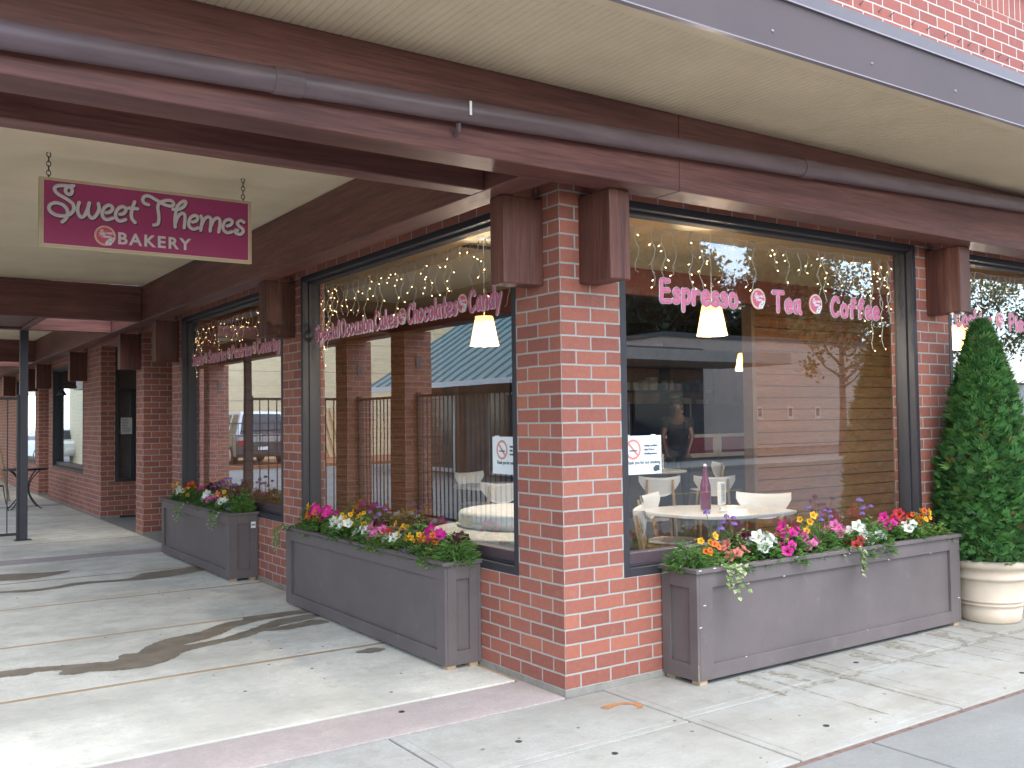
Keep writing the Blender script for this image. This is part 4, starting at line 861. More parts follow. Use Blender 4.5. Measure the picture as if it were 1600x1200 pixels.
def plant_proto(kind, seed):
    r = random.Random(seed); t = thing('flowering_plant', 'plant', 'plant', (0, 0, 0)); stems = []
    if kind in ('magenta', 'pink', 'white', 'burgundy', 'red', 'salmon'):
        mb = mound(r, .092, .145, 230, .046, [0, 1, 1, 2]); nf = 5
        for i in range(nf):
            a = 2 * PI * i / nf + r.uniform(-.5, .5) + .4; q = r.uniform(.02, .085); p = Vector((q * math.cos(a), q * math.sin(a), r.uniform(.10, .165))); d = Vector((math.cos(a) * .9 - .25, math.sin(a) * .9 - .35, .75)); stems.append((kind, p, d, r.uniform(.8, 1.12)))
    elif kind in ('yellow', 'orange'):
        mb = mound(r, .085, .16, 240, .034, [0, 1, 1, 3], .45); nf = 8
        for i in range(nf):
            a = r.uniform(0, 2 * PI); q = r.uniform(.01, .08); p = Vector((q * math.cos(a), q * math.sin(a), r.uniform(.10, .20))); stems.append((kind, p, Vector((math.cos(a) - .35, math.sin(a) - .45, .6)), r.uniform(.75, 1.15)))
    elif kind == 'verbena':
        mb = mound(r, .09, .13, 150, .04, [0, 1, 2], .3); nf = 6
        for i in range(nf):
            a = r.uniform(0, 2 * PI); q = r.uniform(.01, .09); p = Vector((q * math.cos(a) * 1.2, q * math.sin(a), r.uniform(.17, .28))); mb.tube([(p.x * .3, p.y * .3, .02), (p.x * .7, p.y * .7, p.z * .6), p], .0018, 4, 5, False); stems.append(('violet', p, Vector((0, 0, 1)), r.uniform(.8, 1.2)))
    elif kind == 'lobelia':
        mb = mound(r, .08, .06, 130, .022, [2, 2, 0], .3)
        for i in range(6):
            a = r.uniform(0, 2 * PI); q = r.uniform(.01, .075); stems.append(('lobelia', Vector((q * math.cos(a), q * math.sin(a), r.uniform(.04, .085))), Vector((0, 0, 1)), r.uniform(.7, 1)))
    elif kind == 'fern': mb = mound(r, .095, .17, 420, .065, [0, 1, 1, 2], .16)
    elif kind == 'lime': mb = mound(r, .095, .13, 300, .034, [3, 3, 1], .8)
    elif kind == 'green': mb = mound(r, .092, .20, 340, .042, [0, 1, 1, 2], .6)
    elif kind == 'ivy':
        mb = mound(r, .07, .05, 90, .032, [4, 1, 3, 4], .95)
        for i in range(7):
            y = -.05; x0 = r.uniform(-.05, .05); ln = r.uniform(.04, .15); pts = []
            for k in range(7):
                q = k / 6; pts.append(Vector((x0 + .035 * math.sin(k + i), -.03 - .125 * min(1, q * 2.2), .035 + .012 * math.sin(q * 5) - max(0, q - .4) * ln * 1.6)))
            mb.tube(pts, .0014, 4, 5, False)
            for p in pts:
                for _ in range(2): leaf(mb, p, (r.uniform(-1, 1), -.9, r.uniform(-.9, .2)), (0, -.6, .8), r.uniform(.020, .032), .026, r.choice([4, 4, 1, 3]))
    mb.build('foliage', G1, t)
    for k, p, d, s_ in stems:
        o = bpy.data.objects.new('flower', r.choice(FL[k])); COL.objects.link(o); o.parent = t; o.location = p; o.rotation_euler = d.normalized().to_track_quat('Z', 'Y').to_euler(); o.scale = (s_, s_, s_)
    return t
KIND = {'magenta': ('petunia', 'magenta petunia'), 'pink': ('petunia', 'pale pink petunia'), 'white': ('petunia', 'white petunia'), 'burgundy': ('petunia', 'dark burgundy petunia'), 'red': ('petunia', 'red petunia'), 'salmon': ('petunia', 'salmon petunia'),
        'yellow': ('pansy', 'yellow pansy'), 'orange': ('pansy', 'orange pansy'), 'verbena': ('verbena', 'tall violet verbena'), 'lobelia': ('lobelia', 'low violet lobelia'), 'fern': ('fern', 'feathery green fern'), 'lime': ('leafy_plant', 'lime green leafy plant'), 'green': ('leafy_plant', 'dark green leafy plant'), 'ivy': ('ivy', 'variegated trailing ivy')}
PROTO = {k: [plant_proto(k, s_) for s_ in (11, 29)] for k in KIND}
USED = set()
ORD = ['first', 'second', 'third', 'fourth', 'fifth', 'sixth']
def fill(plist, where, end, axis):
    from collections import Counter
    cnt = Counter(k for k, *_ in plist); seen = Counter()
    for i, (k, u, v, dz) in enumerate(plist):
        v_ = i % 2; src = PROTO[k][v_]
        loc = (u, v, .605 + dz) if axis == 'x' else (v, u, .605 + dz)
        rz = rnd.uniform(-.5, .5) + (0 if axis == 'x' else -PI / 2)
        kind, nm = KIND[k]; seen[k] += 1
        which = '' if cnt[k] == 1 else f', {ORD[seen[k] - 1]} such from the {end}'
        lab = f'{nm} in the {where}{which}'
        sc = rnd.uniform(.95, 1.18)
        if (k, v_) not in USED: USED.add((k, v_)); o = src; o.location = loc; o.rotation_euler = (0, 0, rz); o['label'] = lab; o.scale = (sc, sc, sc)
        else: o = dup(src, loc, rz, lab, scale=(sc, sc, sc))
        o.name = kind + '_plant' if kind != 'leafy_plant' else 'leafy_plant'; o['category'] = kind.replace('_', ' '); o['group'] = 'flowering plants in the planter boxes'
f_, m_, k_ = -.205, -.15, -.095
fill([('fern', .79, m_, 0), ('orange', .90, f_, 0), ('yellow', .93, m_, .01), ('ivy', 1.00, -.235, .01), ('salmon', 1.11, f_, -.02), ('verbena', 1.12, k_, 0), ('green', 1.24, k_, .02), ('burgundy', 1.33, k_, .05), ('white', 1.37, f_, .0), ('white', 1.50, m_, .02), ('magenta', 1.68, m_, .05), ('magenta', 1.585, -.24, -.02), ('pink', 1.81, f_, -.01), ('red', 1.76, k_, .03),
      ('yellow', 1.93, k_, .05), ('verbena', 2.06, k_, .02), ('ivy', 2.05, -.235, .01), ('fern', 2.0, m_, .0), ('pink', 2.17, m_, .03), ('magenta', 2.27, k_, .03), ('white', 2.34, f_, .01), ('red', 2.28, -.24, -.04), ('green', 2.47, f_, .01), ('white', 2.48, -.25, -.03), ('verbena', 2.56, k_, .02), ('lime', 2.63, m_, .0), ('magenta', 2.74, m_, .04), ('white', 2.93, f_, .02), ('red', 2.99, k_, .03), ('yellow', 3.11, m_, .01), ('orange', 3.18, k_, .02), ('lime', 3.25, f_, -.01)],
     'street planter', 'corner pier', 'x')
fx_, mx_, kx_ = -.178, -.13, -.08
fill([('fern', .93, mx_, .0), ('burgundy', 1.00, kx_, .03), ('lime', 1.08, -.21, -.01), ('orange', 1.16, fx_, .0), ('magenta', 1.22, mx_, .02), ('yellow', 1.35, fx_, .0), ('lobelia', 1.43, fx_, -.01), ('green', 1.50, kx_, .02), ('yellow', 1.58, mx_, .01), ('white', 1.70, fx_, .0), ('lime', 1.82, -.205, .0), ('red', 1.90, mx_, .01), ('pink', 1.97, fx_, -.01), ('burgundy', 2.10, kx_, .03), ('verbena', 2.14, kx_, .02), ('white', 2.16, fx_, .01), ('yellow', 2.26, mx_, .04),
      ('green', 2.38, kx_, .01), ('white', 2.46, -.205, .01), ('yellow', 2.54, mx_, .03), ('white', 2.66, fx_, .01), ('fern', 2.78, kx_, .0), ('magenta', 2.93, mx_, .04), ('orange', 3.02, fx_, -.02), ('magenta', 3.16, mx_, .03), ('yellow', 3.27, kx_, .05), ('ivy', 3.38, -.20, .01), ('green', 3.35, kx_, .02)],
     'cakes window planter', 'corner pier', 'y')
fill([('fern', 4.98, mx_, .02), ('green', 5.08, kx_, .02), ('lobelia', 5.14, fx_, .0), ('white', 5.32, -.22, .0), ('ivy', 5.22, -.215, .0), ('burgundy', 5.22, kx_, .07), ('verbena', 5.42, kx_, .04), ('yellow', 5.55, mx_, .01), ('magenta', 5.75, mx_, .02), ('verbena', 5.75, kx_, .05), ('white', 5.98, fx_, .0), ('pink', 5.88, fx_, -.01), ('burgundy', 6.1, kx_, .06), ('magenta', 6.50, kx_, .07), ('green', 6.3, mx_, .01), ('orange', 6.80, kx_, .07), ('yellow', 6.70, fx_, .01), ('red', 6.95, kx_, .07), ('white', 7.0, fx_, .01), ('yellow', 7.22, mx_, .03), ('ivy', 6.4, -.215, .0)],
     'stickered far planter', 'near end', 'y')
for k in PROTO:
    for i, o in enumerate(PROTO[k]):
        if (k, i) not in USED:
            for c in kids(o): bpy.data.objects.remove(c)
            bpy.data.objects.remove(o)

# ================================================================== POTTED CONIFER
MPot = mat('pot_clay', (.53, .43, .32), .6, .07, 5, bmp=.08, bscale=50)
def conifer(cx, cy, seed, plabel, clabel, hgt=1.76):
    pot = thing('plant_pot', plabel, 'plant pot', (cx, cy, 0), 'tan pots in front of the shop')
    b = MB(); b.lathe([(0, .0), (.200, .0), (.208, .015), (.222, .12), (.222, .120), (.234, .128), (.234, .136), (.224, .142), (.225, .148), (.236, .155), (.236, .163), (.228, .170), (.246, .300), (.246, .308), (.266, .318), (.268, .335), (.256, .345), (.258, .388), (.280, .398), (.290, .415), (.290, .440), (.280, .453), (.262, .455), (.255, .44), (.25, .41), (0, .405)], 56, (cx, cy, 0)); b.build('pot_body', MPot, pot, True)
    s_ = MB(); s_.lathe([(0, .418), (.25, .412)], 24, (cx, cy, 0)); s_.build('soil', M['soil'], pot)
    t = thing('conifer', clabel, 'conifer', (cx, cy, .41), 'clipped conifers in pots')
    r = random.Random(seed); tr = MB(); tr.tube([(cx, cy, .41), (cx + .01, cy, 1.2), (cx, cy, .4 + hgt * .9)], [.03, .02, .006], 8); tr.build('trunk', mat('conifer_bark', (.10, .06, .04), .9, .3, 20), t)
    mb = MB(); core = MB()
    prof = lambda q: .335 * min(1, (q + .16) / .24) ** .5 * (1 - q ** 1.75) ** .74
    for i in range(8):
        pass
    N = 13500
    for i in range(N):
        q = r.random() ** .92; a = r.uniform(0, 2 * PI); z = .43 + hgt * q
        lump = 1 + .16 * mnoise.noise(Vector((math.cos(a) * 2.2, math.sin(a) * 2.2, z * 3.2 + seed))) + .10 * mnoise.noise(Vector((math.cos(a) * 6, math.sin(a) * 6, z * 9)))
        R = prof(q) * lump * (1.13 if r.random() < .035 else 1); dep = r.random() ** 2 * .45; rr = R * (1 - dep)
        p = Vector((cx + rr * math.cos(a), cy + rr * math.sin(a), z))
        out = Vector((math.cos(a), math.sin(a), 0)); tang = Vector((-math.sin(a), math.cos(a), 0))
        d = (out * r.uniform(.3, 1.0) + Vector((0, 0, 1)) * r.uniform(.1, 1.0) + tang * r.uniform(-.6, .6)).normalized()
        pl = (tang * r.uniform(.4, 1) + Vector((0, 0, 1)) * r.uniform(-.6, .6) + out * r.uniform(-.4, .4)); s2 = (pl - d * pl.dot(d)).normalized(); L = r.uniform(.038, .075) * (1.5 if r.random() < .03 else 1); m = r.choice([0, 0, 1, 1, 2, 3]) if r.random() > .025 else 4
        # a flat spray: five narrow leaflets fanned in one plane
        for ang, ll in ((-.75, .62), (-.38, .85), (0, 1), (.38, .85), (.75, .62)):
            e = d * math.cos(ang) + s2 * math.sin(ang); e2 = s2 * math.cos(ang) - d * math.sin(ang); t0 = p + e * L * .08
            mb.face([t0, t0 + e * L * ll * .55 + e2 * L * .10, t0 + e * L * ll, t0 + e * L * ll * .55 - e2 * L * .10], None, m)
    mb.build('crown', [leaf_mat('conifer_a', (.070, .185, .052), .25), leaf_mat('conifer_b', (.10, .25, .065), .25), leaf_mat('conifer_c', (.042, .120, .040), .2), leaf_mat('conifer_d', (.15, .29, .08), .25), leaf_mat('conifer_dry', (.20, .13, .05), .2)], t)
    return t
conifer(3.715, -.315, 4, 'round tan clay pot with ridged bands beside the end of the street planter', 'tall dense green clipped conifer growing in the tan pot by the street planter')

# ================================================================== CAFE FURNITURE
def superell(cx, cy, rx, ry, e=3.2, n=48, rot=0):
    o = []
    for k in range(n):
        a = 2 * PI * k / n; ca, sa = math.cos(a), math.sin(a)
        x = rx * math.copysign(abs(ca) ** (2 / e), ca); y = ry * math.copysign(abs(sa) ** (2 / e), sa)
        o.append((cx + x * math.cos(rot) - y * math.sin(rot), cy + x * math.sin(rot) + y * math.cos(rot)))
    return o
def table(loc, label, poly):
    t = thing('cafe_table', label, 'table', loc, 'white cafe tables')
    x, y, _ = loc; b = MB(); b.prism([(x + a, y + c) for a, c in poly], .71, .74); b.build('tabletop', M['offwhite'], t, bevel=.006)
    b = MB(); b.tube([(x, y, .04), (x, y, .709)], .045, 16); b.build('pedestal', mat('brushed_steel', (.42, .42, .44), .3, .05, 8, metal=.9), t, True)
    b = MB(); b.lathe([(0, .045), (.08, .04), (.30, .022), (.31, .012), (.0, .012)], 36, (x, y, 0)); b.build('base', M['offwhite'], t, True); return t
TP = [(-.50, .42), (-.52, .15), (-.49, -.15), (-.41, -.33), (-.22, -.47), (.1, -.51), (.36, -.505), (.49, -.47), (.515, -.38), (.515, .05), (.48, .18), (.3, .38), (.05, .5), (-.25, .52), (-.42, .5)]
table((2.70, 1.47, .012), 'white table with curved edge holding a purple bottle behind the street window', TP)
R0 = superell(0, 0, .52, .52, 2.6)
table((6.45, 6.35, .012), 'white table with two menu stands in front of the far counter', R0)
table((3.1, 5.3, .012), 'white table seen through the walkway window deep in the shop', R0)
def chair_proto():
    t = thing('cafe_chair', 'chair', 'chair', (0, 0, 0), 'white and birch cafe chairs')
    b = MB(); b.prism(superell(0, 0, .20, .195, 3.4), .435, .455); b.build('seat', M['offwhite'], t, bevel=.006)
    b = MB(); nU, nV = 18, 8; top = lambda s_: .845 - .02 * (1 - s_ * s_); bot = lambda s_: .845 - .175 * (1 - abs(s_) ** 2.6) - .062
    def P(i, j, o):
        s_ = -1 + 2 * i / nU; q = j / nV; z = bot(s_) * (1 - q) + top(s_) * q; y = .215 - .07 * s_ * s_ + (z - .66) * .22
        return (s_ * .235, y + o, z)
    for i in range(nU):
        for j in range(nV):
            b.face([P(i, j, 0), P(i + 1, j, 0), P(i + 1, j + 1, 0), P(i, j + 1, 0)]); b.face([P(i, j, .014), P(i, j + 1, .014), P(i + 1, j + 1, .014), P(i + 1, j, .014)])
    for i in range(nU):
        for j in (0, nV): b.face([P(i, j, 0), P(i + 1, j, 0), P(i + 1, j, .014), P(i, j, .014)])
    b.build('backrest', M['offwhite'], t, True, weld=True)
    for sx in (-1, 1):
        b = MB(); b.tube([(sx * .185, -.215, 0), (sx * .155, -.15, .432)], [.013, .018], 8); b.build('leg', M['birch'], t, True)
        b = MB(); b.tube([(sx * .185, .265, 0), (sx * .165, .185, .44), (sx * .150, .222, .66), (sx * .145, .252, .80)], [.013, .019, .017, .012], 8); b.build('leg', M['birch'], t, True)
    b = MB(); b.obox((-.165, .175, .415), (.165, .175, .415), .02, .035); b.obox((-.158, -.155, .415), (.158, -.155, .415), .02, .035)
    b.obox((-.165, .175, .415), (-.158, -.155, .415), .02, .035); b.obox((.165, .175, .415), (.158, -.155, .415), .02, .035); b.build('seat_frame', M['birch'], t); return t
ch = chair_proto(); first = True
for (x, y, rz, lab) in ((1.72, .97, .88, 'white chair closest to the corner pier, its birch leg against the street window'), (2.60, 1.86, .52, 'white chair tucked behind the left side of the bottle table'), (3.16, 1.36, -1.0, 'white chair at the right end of the bottle table'),
                        (4.42, 3.98, 2.5, 'white chair with its back to the street, left of the purple bottle'), (4.93, 3.62, 2.5, 'white chair with its back to the street, right behind the purple bottle'), (3.6, 4.8, 2.3, 'white chair half hidden by the street window no smoking notice'),
                        (2.55, 4.5, 2.75, 'white chair behind the white tiered display in the walkway window'), (7.0, 5.75, 4.2, 'white chair beside the far table with menu stands'), (3.3, 6.1, .1, 'white chair on the far side of the deep walkway-side table')):
    if first: ch.location = (x, y, .012); ch.rotation_euler = (0, 0, rz); ch['label'] = lab; first = False
    else: dup(ch, (x, y, .012), rz, lab)
# purple bottle
t = thing('bottle', 'purple glass swing-top bottle on the white table behind the street window', 'bottle', (2.585, 1.44, .753))
mb_, nb_, lb_, bb_ = newmat('purple_glass'); bb_.inputs['Base Color'].default_value = (.13, .004, .06, 1); bb_.inputs['Roughness'].default_value = .08; bb_.inputs['Specular IOR Level'].default_value = .5; bb_.inputs['Coat Weight'].default_value = .15
x, y, z = t.location; b = MB(); b.lathe([(0, z), (.040, z), (.044, z + .01), (.044, z + .17), (.040, z + .20), (.022, z + .275), (.016, z + .31), (.0155, z + .335), (.019, z + .337), (.019, z + .352), (.0, z + .353)], 28, (x, y, 0)); b.build('bottle_body', mb_, t, True)
b = MB(); b.lathe([(0, z + .353), (.013, z + .354), (.015, z + .366), (.010, z + .375), (0, z + .377)], 16, (x, y, 0)); b.build('stopper', M['white'], t, True)
b = MB(); b.tube([(x + .02 * math.cos(a * PI / 8), y + .02 * math.sin(a * PI / 8), z + .322) for a in range(17)], .0018, 5, cap=False); b.tube([(x + .02, y, z + .322), (x + .023, y, z + .35), (x + .006, y, z + .372)], .0018, 5); b.build('wire_clasp', M['bead'], t, True)
def menu(loc, label, rz, print_=True):
    t = thing('menu_stand', label, 'menu stand', (0, 0, 0), 'white table menu stands'); b = MB()
    b.lathe([(0, 0), (.046, 0), (.046, .004), (.022, .012), (.011, .035), (.010, .05), (0, .05)], 24); b.build('base', M['white'], t, True)
    b = MB(); b.box(-.047, .047, -.014, .014, .05, .232); b.build('card_frame', M['white'], t, bevel=.004)
    b = MB(); b.box(-.034, .034, -.0155, -.0135, .068, .222); cd = b.build('card', mat('menu_card', (.50, .53, .50), .5, .05, 20), t)
    if print_:
        b = MB(); r = random.Random(3)
        for k in range(11): w_ = r.uniform(.008, .022); b.box(-w_, w_, -.0163, -.0157, .205 - .0115 * k, .2085 - .0115 * k)
        b.build('card_print', MPk, cd)
    t.location = loc; t.rotation_euler = (0, 0, rz); return t
menu((2.60, 1.275, .753), 'white framed menu stand beside the purple bottle', .25)
menu((6.30, 6.5, .753), 'left of two menu stands on the far table', .4, False); menu((6.55, 6.15, .753), 'right of two menu stands on the far table', .9, False)
# tiered white display in the walkway window
t = thing('display_stand', 'large round white two-tier display stand filling the walkway window by the corner', 'display stand', (1.02, 1.80, .012))
MC = mat('display_white', (.74, .75, .72), .5, .05, 3, mottle=((.50, .47, .37), 9, .6))
b = MB(); b.lathe([(0, .012), (.74, .012), (.77, .05), (.77, .64), (.76, .675), (.73, .688), (0, .69)], 64, (1.02, 1.80, 0)); b.build('lower_tier', MC, t, True)
b = MB(); b.lathe([(.0, .691), (.54, .691), (.555, .70), (.555, .785), (.54, .805), (.51, .812), (0, .814)], 56, (1.18, 2.0, 0)); b.build('upper_tier', MC, t, True)
# counter
t = thing('shop_counter', 'long grey counter with white framed red panels at the back of the shop', 'counter', (8.4, 7.6, .012))
MCt = mat('counter_grey', (.16, .15, .15), .5, .1, 3); MCr = mat('counter_red', (.26, .012, .03), .4, .15, 5)
b = MB(); b.box(6.3, 10.4, 7.5, 8.2, .012, .82); b.build('counter_body', MCt, t)
b = MB()
for x0 in (6.3, 7.7, 9.1):
    for q in ((x0, x0 + 1.36, .83, .90), (x0, x0 + 1.36, 1.17, 1.22), (x0, x0 + .07, .90, 1.17), (x0 + 1.29, x0 + 1.36, .90, 1.17)): b.box(q[0], q[1], 7.44, 7.5, q[2], q[3])
b.box(6.3, 10.4, 7.5, 8.25, 1.19, 1.225); b.build('counter_trim', M['offwhite'], t)
for x0 in (6.3, 7.7, 9.1): b = MB(); b.box(x0 + .07, x0 + 1.29, 7.47, 7.499, .90, 1.17); b.build('red_panel', MCr, t)
b = MB(); b.box(6.3, 10.4, 7.52, 7.53, 1.225, 1.75); b.build('glass_guard', glass_mat('guard_glass', (.9, .92, .93), 1.5), t)
for x0 in (7.1, 8.5, 9.9): b = MB(); b.tube([(x0, 7.5, 1.22), (x0, 7.5, 1.78)], .012, 8); b.build('guard_post', M['bead'], t, True)
t = thing('wall_shelf', 'dark wooden shelf unit of goods on the brown wall behind the counter', 'shelf', (9.3, 9.1, 1.0)); b = MB()
for z in (1.1, 1.55, 2.0, 2.45): b.box(8.2, 10.6, 8.95, 9.22, z, z + .03)
for x0 in (8.2, 9.4, 10.57): b.box(x0, x0 + .03, 8.96, 9.22, .9, 2.5)
b.build('shelf_frame', MD, t); r = random.Random(5)
GM = [mat('goods_%d' % k, c, .5, .1, 10) for k, c in enumerate(((.30, .06, .07), (.10, .16, .2), (.42, .38, .3), (.08, .06, .09)))]
b = MB()
for z in (1.131, 1.581, 2.031):
    xx = 8.27
    while xx < 10.4:
        w_ = r.uniform(.08, .2); b.box(xx, xx + w_, 9.0, 9.15, z, z + r.uniform(.12, .32), r.randint(0, 3)); xx += w_ + r.uniform(.02, .12)
b.build('goods', GM, t)

# ================================================================== PERSON leaning over the far table
def skin_body(name, nodes, edges, m, parent, sub=2):
    me = bpy.data.meshes.new(name); off = wloc(parent); keys = list(nodes)
    me.from_pydata([tuple(Vector(nodes[k][0]) - Vector(off)) for k in keys], [(keys.index(a), keys.index(c)) for a, c in edges], [])
    o = bpy.data.objects.new(name, me); COL.objects.link(o); o.parent = parent; me.materials.append(m)
    o.modifiers.new('skin', 'SKIN'); 
    if not me.skin_vertices: me.skin_vertices.new()
    for i, k in enumerate(keys):
        rr = nodes[k][1]; rr = rr if isinstance(rr, tuple) else (rr, rr); me.skin_vertices[0].data[i].radius = rr; me.skin_vertices[0].data[i].use_root = (i == 0)
    s_ = o.modifiers.new('sub', 'SUBSURF'); s_.levels = sub; s_.render_levels = sub
    o.modifiers['skin'].use_smooth_shade = True; return o
px_, py_ = 7.45, 6.75
pr = thing('person', 'dark haired person in a black shirt leaning over the far table', 'person', (px_, py_, .012))
fx, fy = -.62, -.60; sx_, sy_ = .70, -.71                     # facing the table; body's left-right axis
def B(f, s_, z): return (px_ + fx * f + sx_ * s_, py_ + fy * f + sy_ * s_, z)
N = {'pel': (B(-.12, 0, .98), (.15, .12)), 'wai': (B(-.04, 0, 1.13), (.14, .11)), 'che': (B(.12, 0, 1.36), (.17, .13)), 'sho': (B(.22, 0, 1.50), (.12, .09)), 'nec': (B(.29, 0, 1.57), .058), 'hea': (B(.36, 0, 1.66), (.085, .095)), 'top': (B(.37, 0, 1.75), (.075, .085))}
E_ = [('pel', 'wai'), ('wai', 'che'), ('che', 'sho'), ('sho', 'nec'), ('nec', 'hea'), ('hea', 'top')]
for s_, n_ in ((1, 'r'), (-1, 'l')):
    N.update({n_ + 'sh': (B(.20, s_ * .17, 1.46), .065), n_ + 'el': (B(.30, s_ * .23, 1.20), .045), n_ + 'wr': (B(.46, s_ * .17, 1.0), .030), n_ + 'pa': (B(.51, s_ * .16, .94), (.036, .018)),
              n_ + 'hi': (B(-.12, s_ * .10, .92), .095), n_ + 'kn': (B(-.06, s_ * .11, .50), .062), n_ + 'an': (B(-.10, s_ * .12, .10), .042), n_ + 'to': (B(.06, s_ * .13, .045), (.045, .03))})
    E_ += [('sho', n_ + 'sh'), (n_ + 'sh', n_ + 'el'), (n_ + 'el', n_ + 'wr'), (n_ + 'wr', n_ + 'pa'), ('pel', n_ + 'hi'), (n_ + 'hi', n_ + 'kn'), (n_ + 'kn', n_ + 'an'), (n_ + 'an', n_ + 'to')]
    for k in range(5):
        a = n_ + 'f%d' % k; o_ = (-.034 + .022 * k); ln = (.05, .075, .082, .076, .06)[k]
        N[a] = (B(.52 + ln * .5, s_ * .16 + o_, .915), .009); N[a + 't'] = (B(.52 + ln * .8, s_ * .16 + o_ * 1.3, .885), .008); E_ += [(n_ + 'pa', a), (a, a + 't')]
MSk = mat('skin', (.10, .055, .042), .5, .06, 10); MBs = mat('black_cloth', (.012, .012, .017), .8, .15, 20); MHr = mat('dark_hair', (.022, .014, .01), .5, .2, 60); MTr = mat('dark_trousers', (.03, .032, .045), .8, .15, 20)
skin_body('body', N, E_, MSk, pr)
g = lambda ks, e: {k: (N[k][0], tuple(v + e for v in (N[k][1] if isinstance(N[k][1], tuple) else (N[k][1],) * 2))) for k in ks}
sh = g(['pel', 'wai', 'che', 'sho', 'rsh', 'lsh'], .03); sh['rsl'] = (tuple(Vector(N['rsh'][0]).lerp(Vector(N['rel'][0]), .55)), .075); sh['lsl'] = (tuple(Vector(N['lsh'][0]).lerp(Vector(N['lel'][0]), .55)), .075)
skin_body('shirt', sh, [('pel', 'wai'), ('wai', 'che'), ('che', 'sho'), ('sho', 'rsh'), ('sho', 'lsh'), ('rsh', 'rsl'), ('lsh', 'lsl')], MBs, pr)
tr_ = g(['pel', 'rhi', 'lhi', 'rkn', 'lkn', 'ran', 'lan'], .013); skin_body('trousers', tr_, [('pel', 'rhi'), ('pel', 'lhi'), ('rhi', 'rkn'), ('lhi', 'lkn'), ('rkn', 'ran'), ('lkn', 'lan')], MTr, pr)
skin_body('hair', {'a': (B(.335, 0, 1.735), (.104, .106)), 'b': (B(.35, 0, 1.79), (.092, .095)), 'c': (B(.26, 0, 1.68), (.07, .06))}, [('a', 'b'), ('a', 'c')], MHr, pr)
hd = Vector(B(.45, 0, 1.66)); fcx = Vector((fx, fy, -.25)).normalized(); sd_ = Vector((sx_, sy_, 0))
b = MB()
for s_ in (-1, 1): c = hd + sd_ * .032 * s_ + Vector((0, 0, .03)) - fcx * .012; b.lathe([(0, -.009), (.008, -.004), (.009, 0), (.008, .004), (0, .009)], 8, c)
b.build('eyes', MHr, pr, True); b = MB(); b.tube([hd + Vector((0, 0, .025)), hd + fcx * .022 - Vector((0, 0, .012)), hd - Vector((0, 0, .02))], [.008, .013, .008], 8); b.tube([hd - sd_ * .022 - Vector((0, 0, .045)) - fcx * .012, hd - Vector((0, 0, .047)), hd + sd_ * .022 - Vector((0, 0, .045)) - fcx * .012], .006, 6)
for s_ in (-1, 1): b.lathe([(0, -.025), (.012, -.012), (.014, 0), (.012, .014), (0, .026)], 8, hd - fcx * .09 + sd_ * .084 * s_)
b.build('face_features', MSk, pr, True)

# ================================================================== ACROSS THE WALKWAY
MBx = M['brick_x']; 
for i, (y, lab) in enumerate(((7.46, 'square red brick column across the walkway nearest the street'), (9.36, 'square red brick column beside the first one across the walkway'), (16.4, 'square brick column across the walkway opposite the far window'), (18.25, 'square brick column farther along the far side of the walkway'), (25.0, 'last brick column at the far end of the walkway'))):
    t = thing('brick_column', lab, 'column', (-2.99, y + .2, 0), 'brick columns on the open side of the walkway')
    b = MB(); b.box(-3.20, -2.78, y, y + .42, 0, 2.768)
    for k, f in enumerate(b.f):
        pts = [b.v[q] for q in f]; b.mi[k] = 1 if max(abs(pts[0][0] - p[0]) for p in pts) < 1e-6 else 0
    b.build('shaft', [M['brick_x'], M['brick_y']], t)
    b = MB(); b.box(-3.04, -2.96, y - .02, y - .001, 2.25, 2.40); b.box(-2.779, -2.755, y + .15, y + .25, 2.25, 2.42); b.build('junction_box', M['flash'], t)
def fence(p0, p1, z0, z1, label, step=.112, posts=()):
    t = thing('picket_fence', label, 'fence', ((p0[0] + p1[0]) / 2, (p0[1] + p1[1]) / 2, 0), 'black steel picket fences'); a, c = Vector((*p0, 0)), Vector((*p1, 0)); L = (c - a).length; d = (c - a) / L
    
    for z in (z0, z1): b = MB(); b.obox(a + Vector((0, 0, z)), c + Vector((0, 0, z)), .03, .035); b.build('rail', M['black'], t)
    b = MB(); n = int(L / step)
    for k in range(1, n): p = a + d * (L * k / n); b.obox(p + Vector((0, 0, z0)), p + Vector((0, 0, z1)), .014, .014)
    b.build('pickets', M['black'], t)
    for p in (a, c): b = MB(); b.obox(p, p + Vector((0, 0, z1 + .05)), .05, .05); b.build('fence_post', M['black'], t)
    return t
fence((-9.5, 26.8), (-4.2, 26.8), .15, 1.5, 'black picket fence at the far edge of the car park in front of the van', .2)
fence((-2.98, 7.92), (-2.98, 9.32), .22, 1.86, 'short black picket gate between the two nearest brick columns')
fence((-2.98, 1.0), (-2.98, 7.42), .22, 1.86, 'black picket fence between the street beam end and the first brick column')

# dark steel posts and low rail inside the walkway
for y, lab in ((9.95, 'slim dark steel post standing in the walkway beside the low rail'), (18.3, 'slim dark steel post farther back in the walkway')):
    t = thing('steel_post', lab, 'post', (-1.42, y, 0), 'dark steel posts in the walkway'); b = MB(); b.box(-1.47, -1.37, y - .05, y + .05, .006, 2.80 if y < 12 else 2.77); b.build('post_shaft', M['post'], t, bevel=.005)
    b = MB(); b.box(-1.52, -1.32, y - .09, y + .09, .0, .006); b.build('base_plate', M['post'], t)
fence((-2.95, 9.95), (-1.475, 9.95), .085, 1.88, 'black picket fence across the walkway joined to the slim dark post', .13)
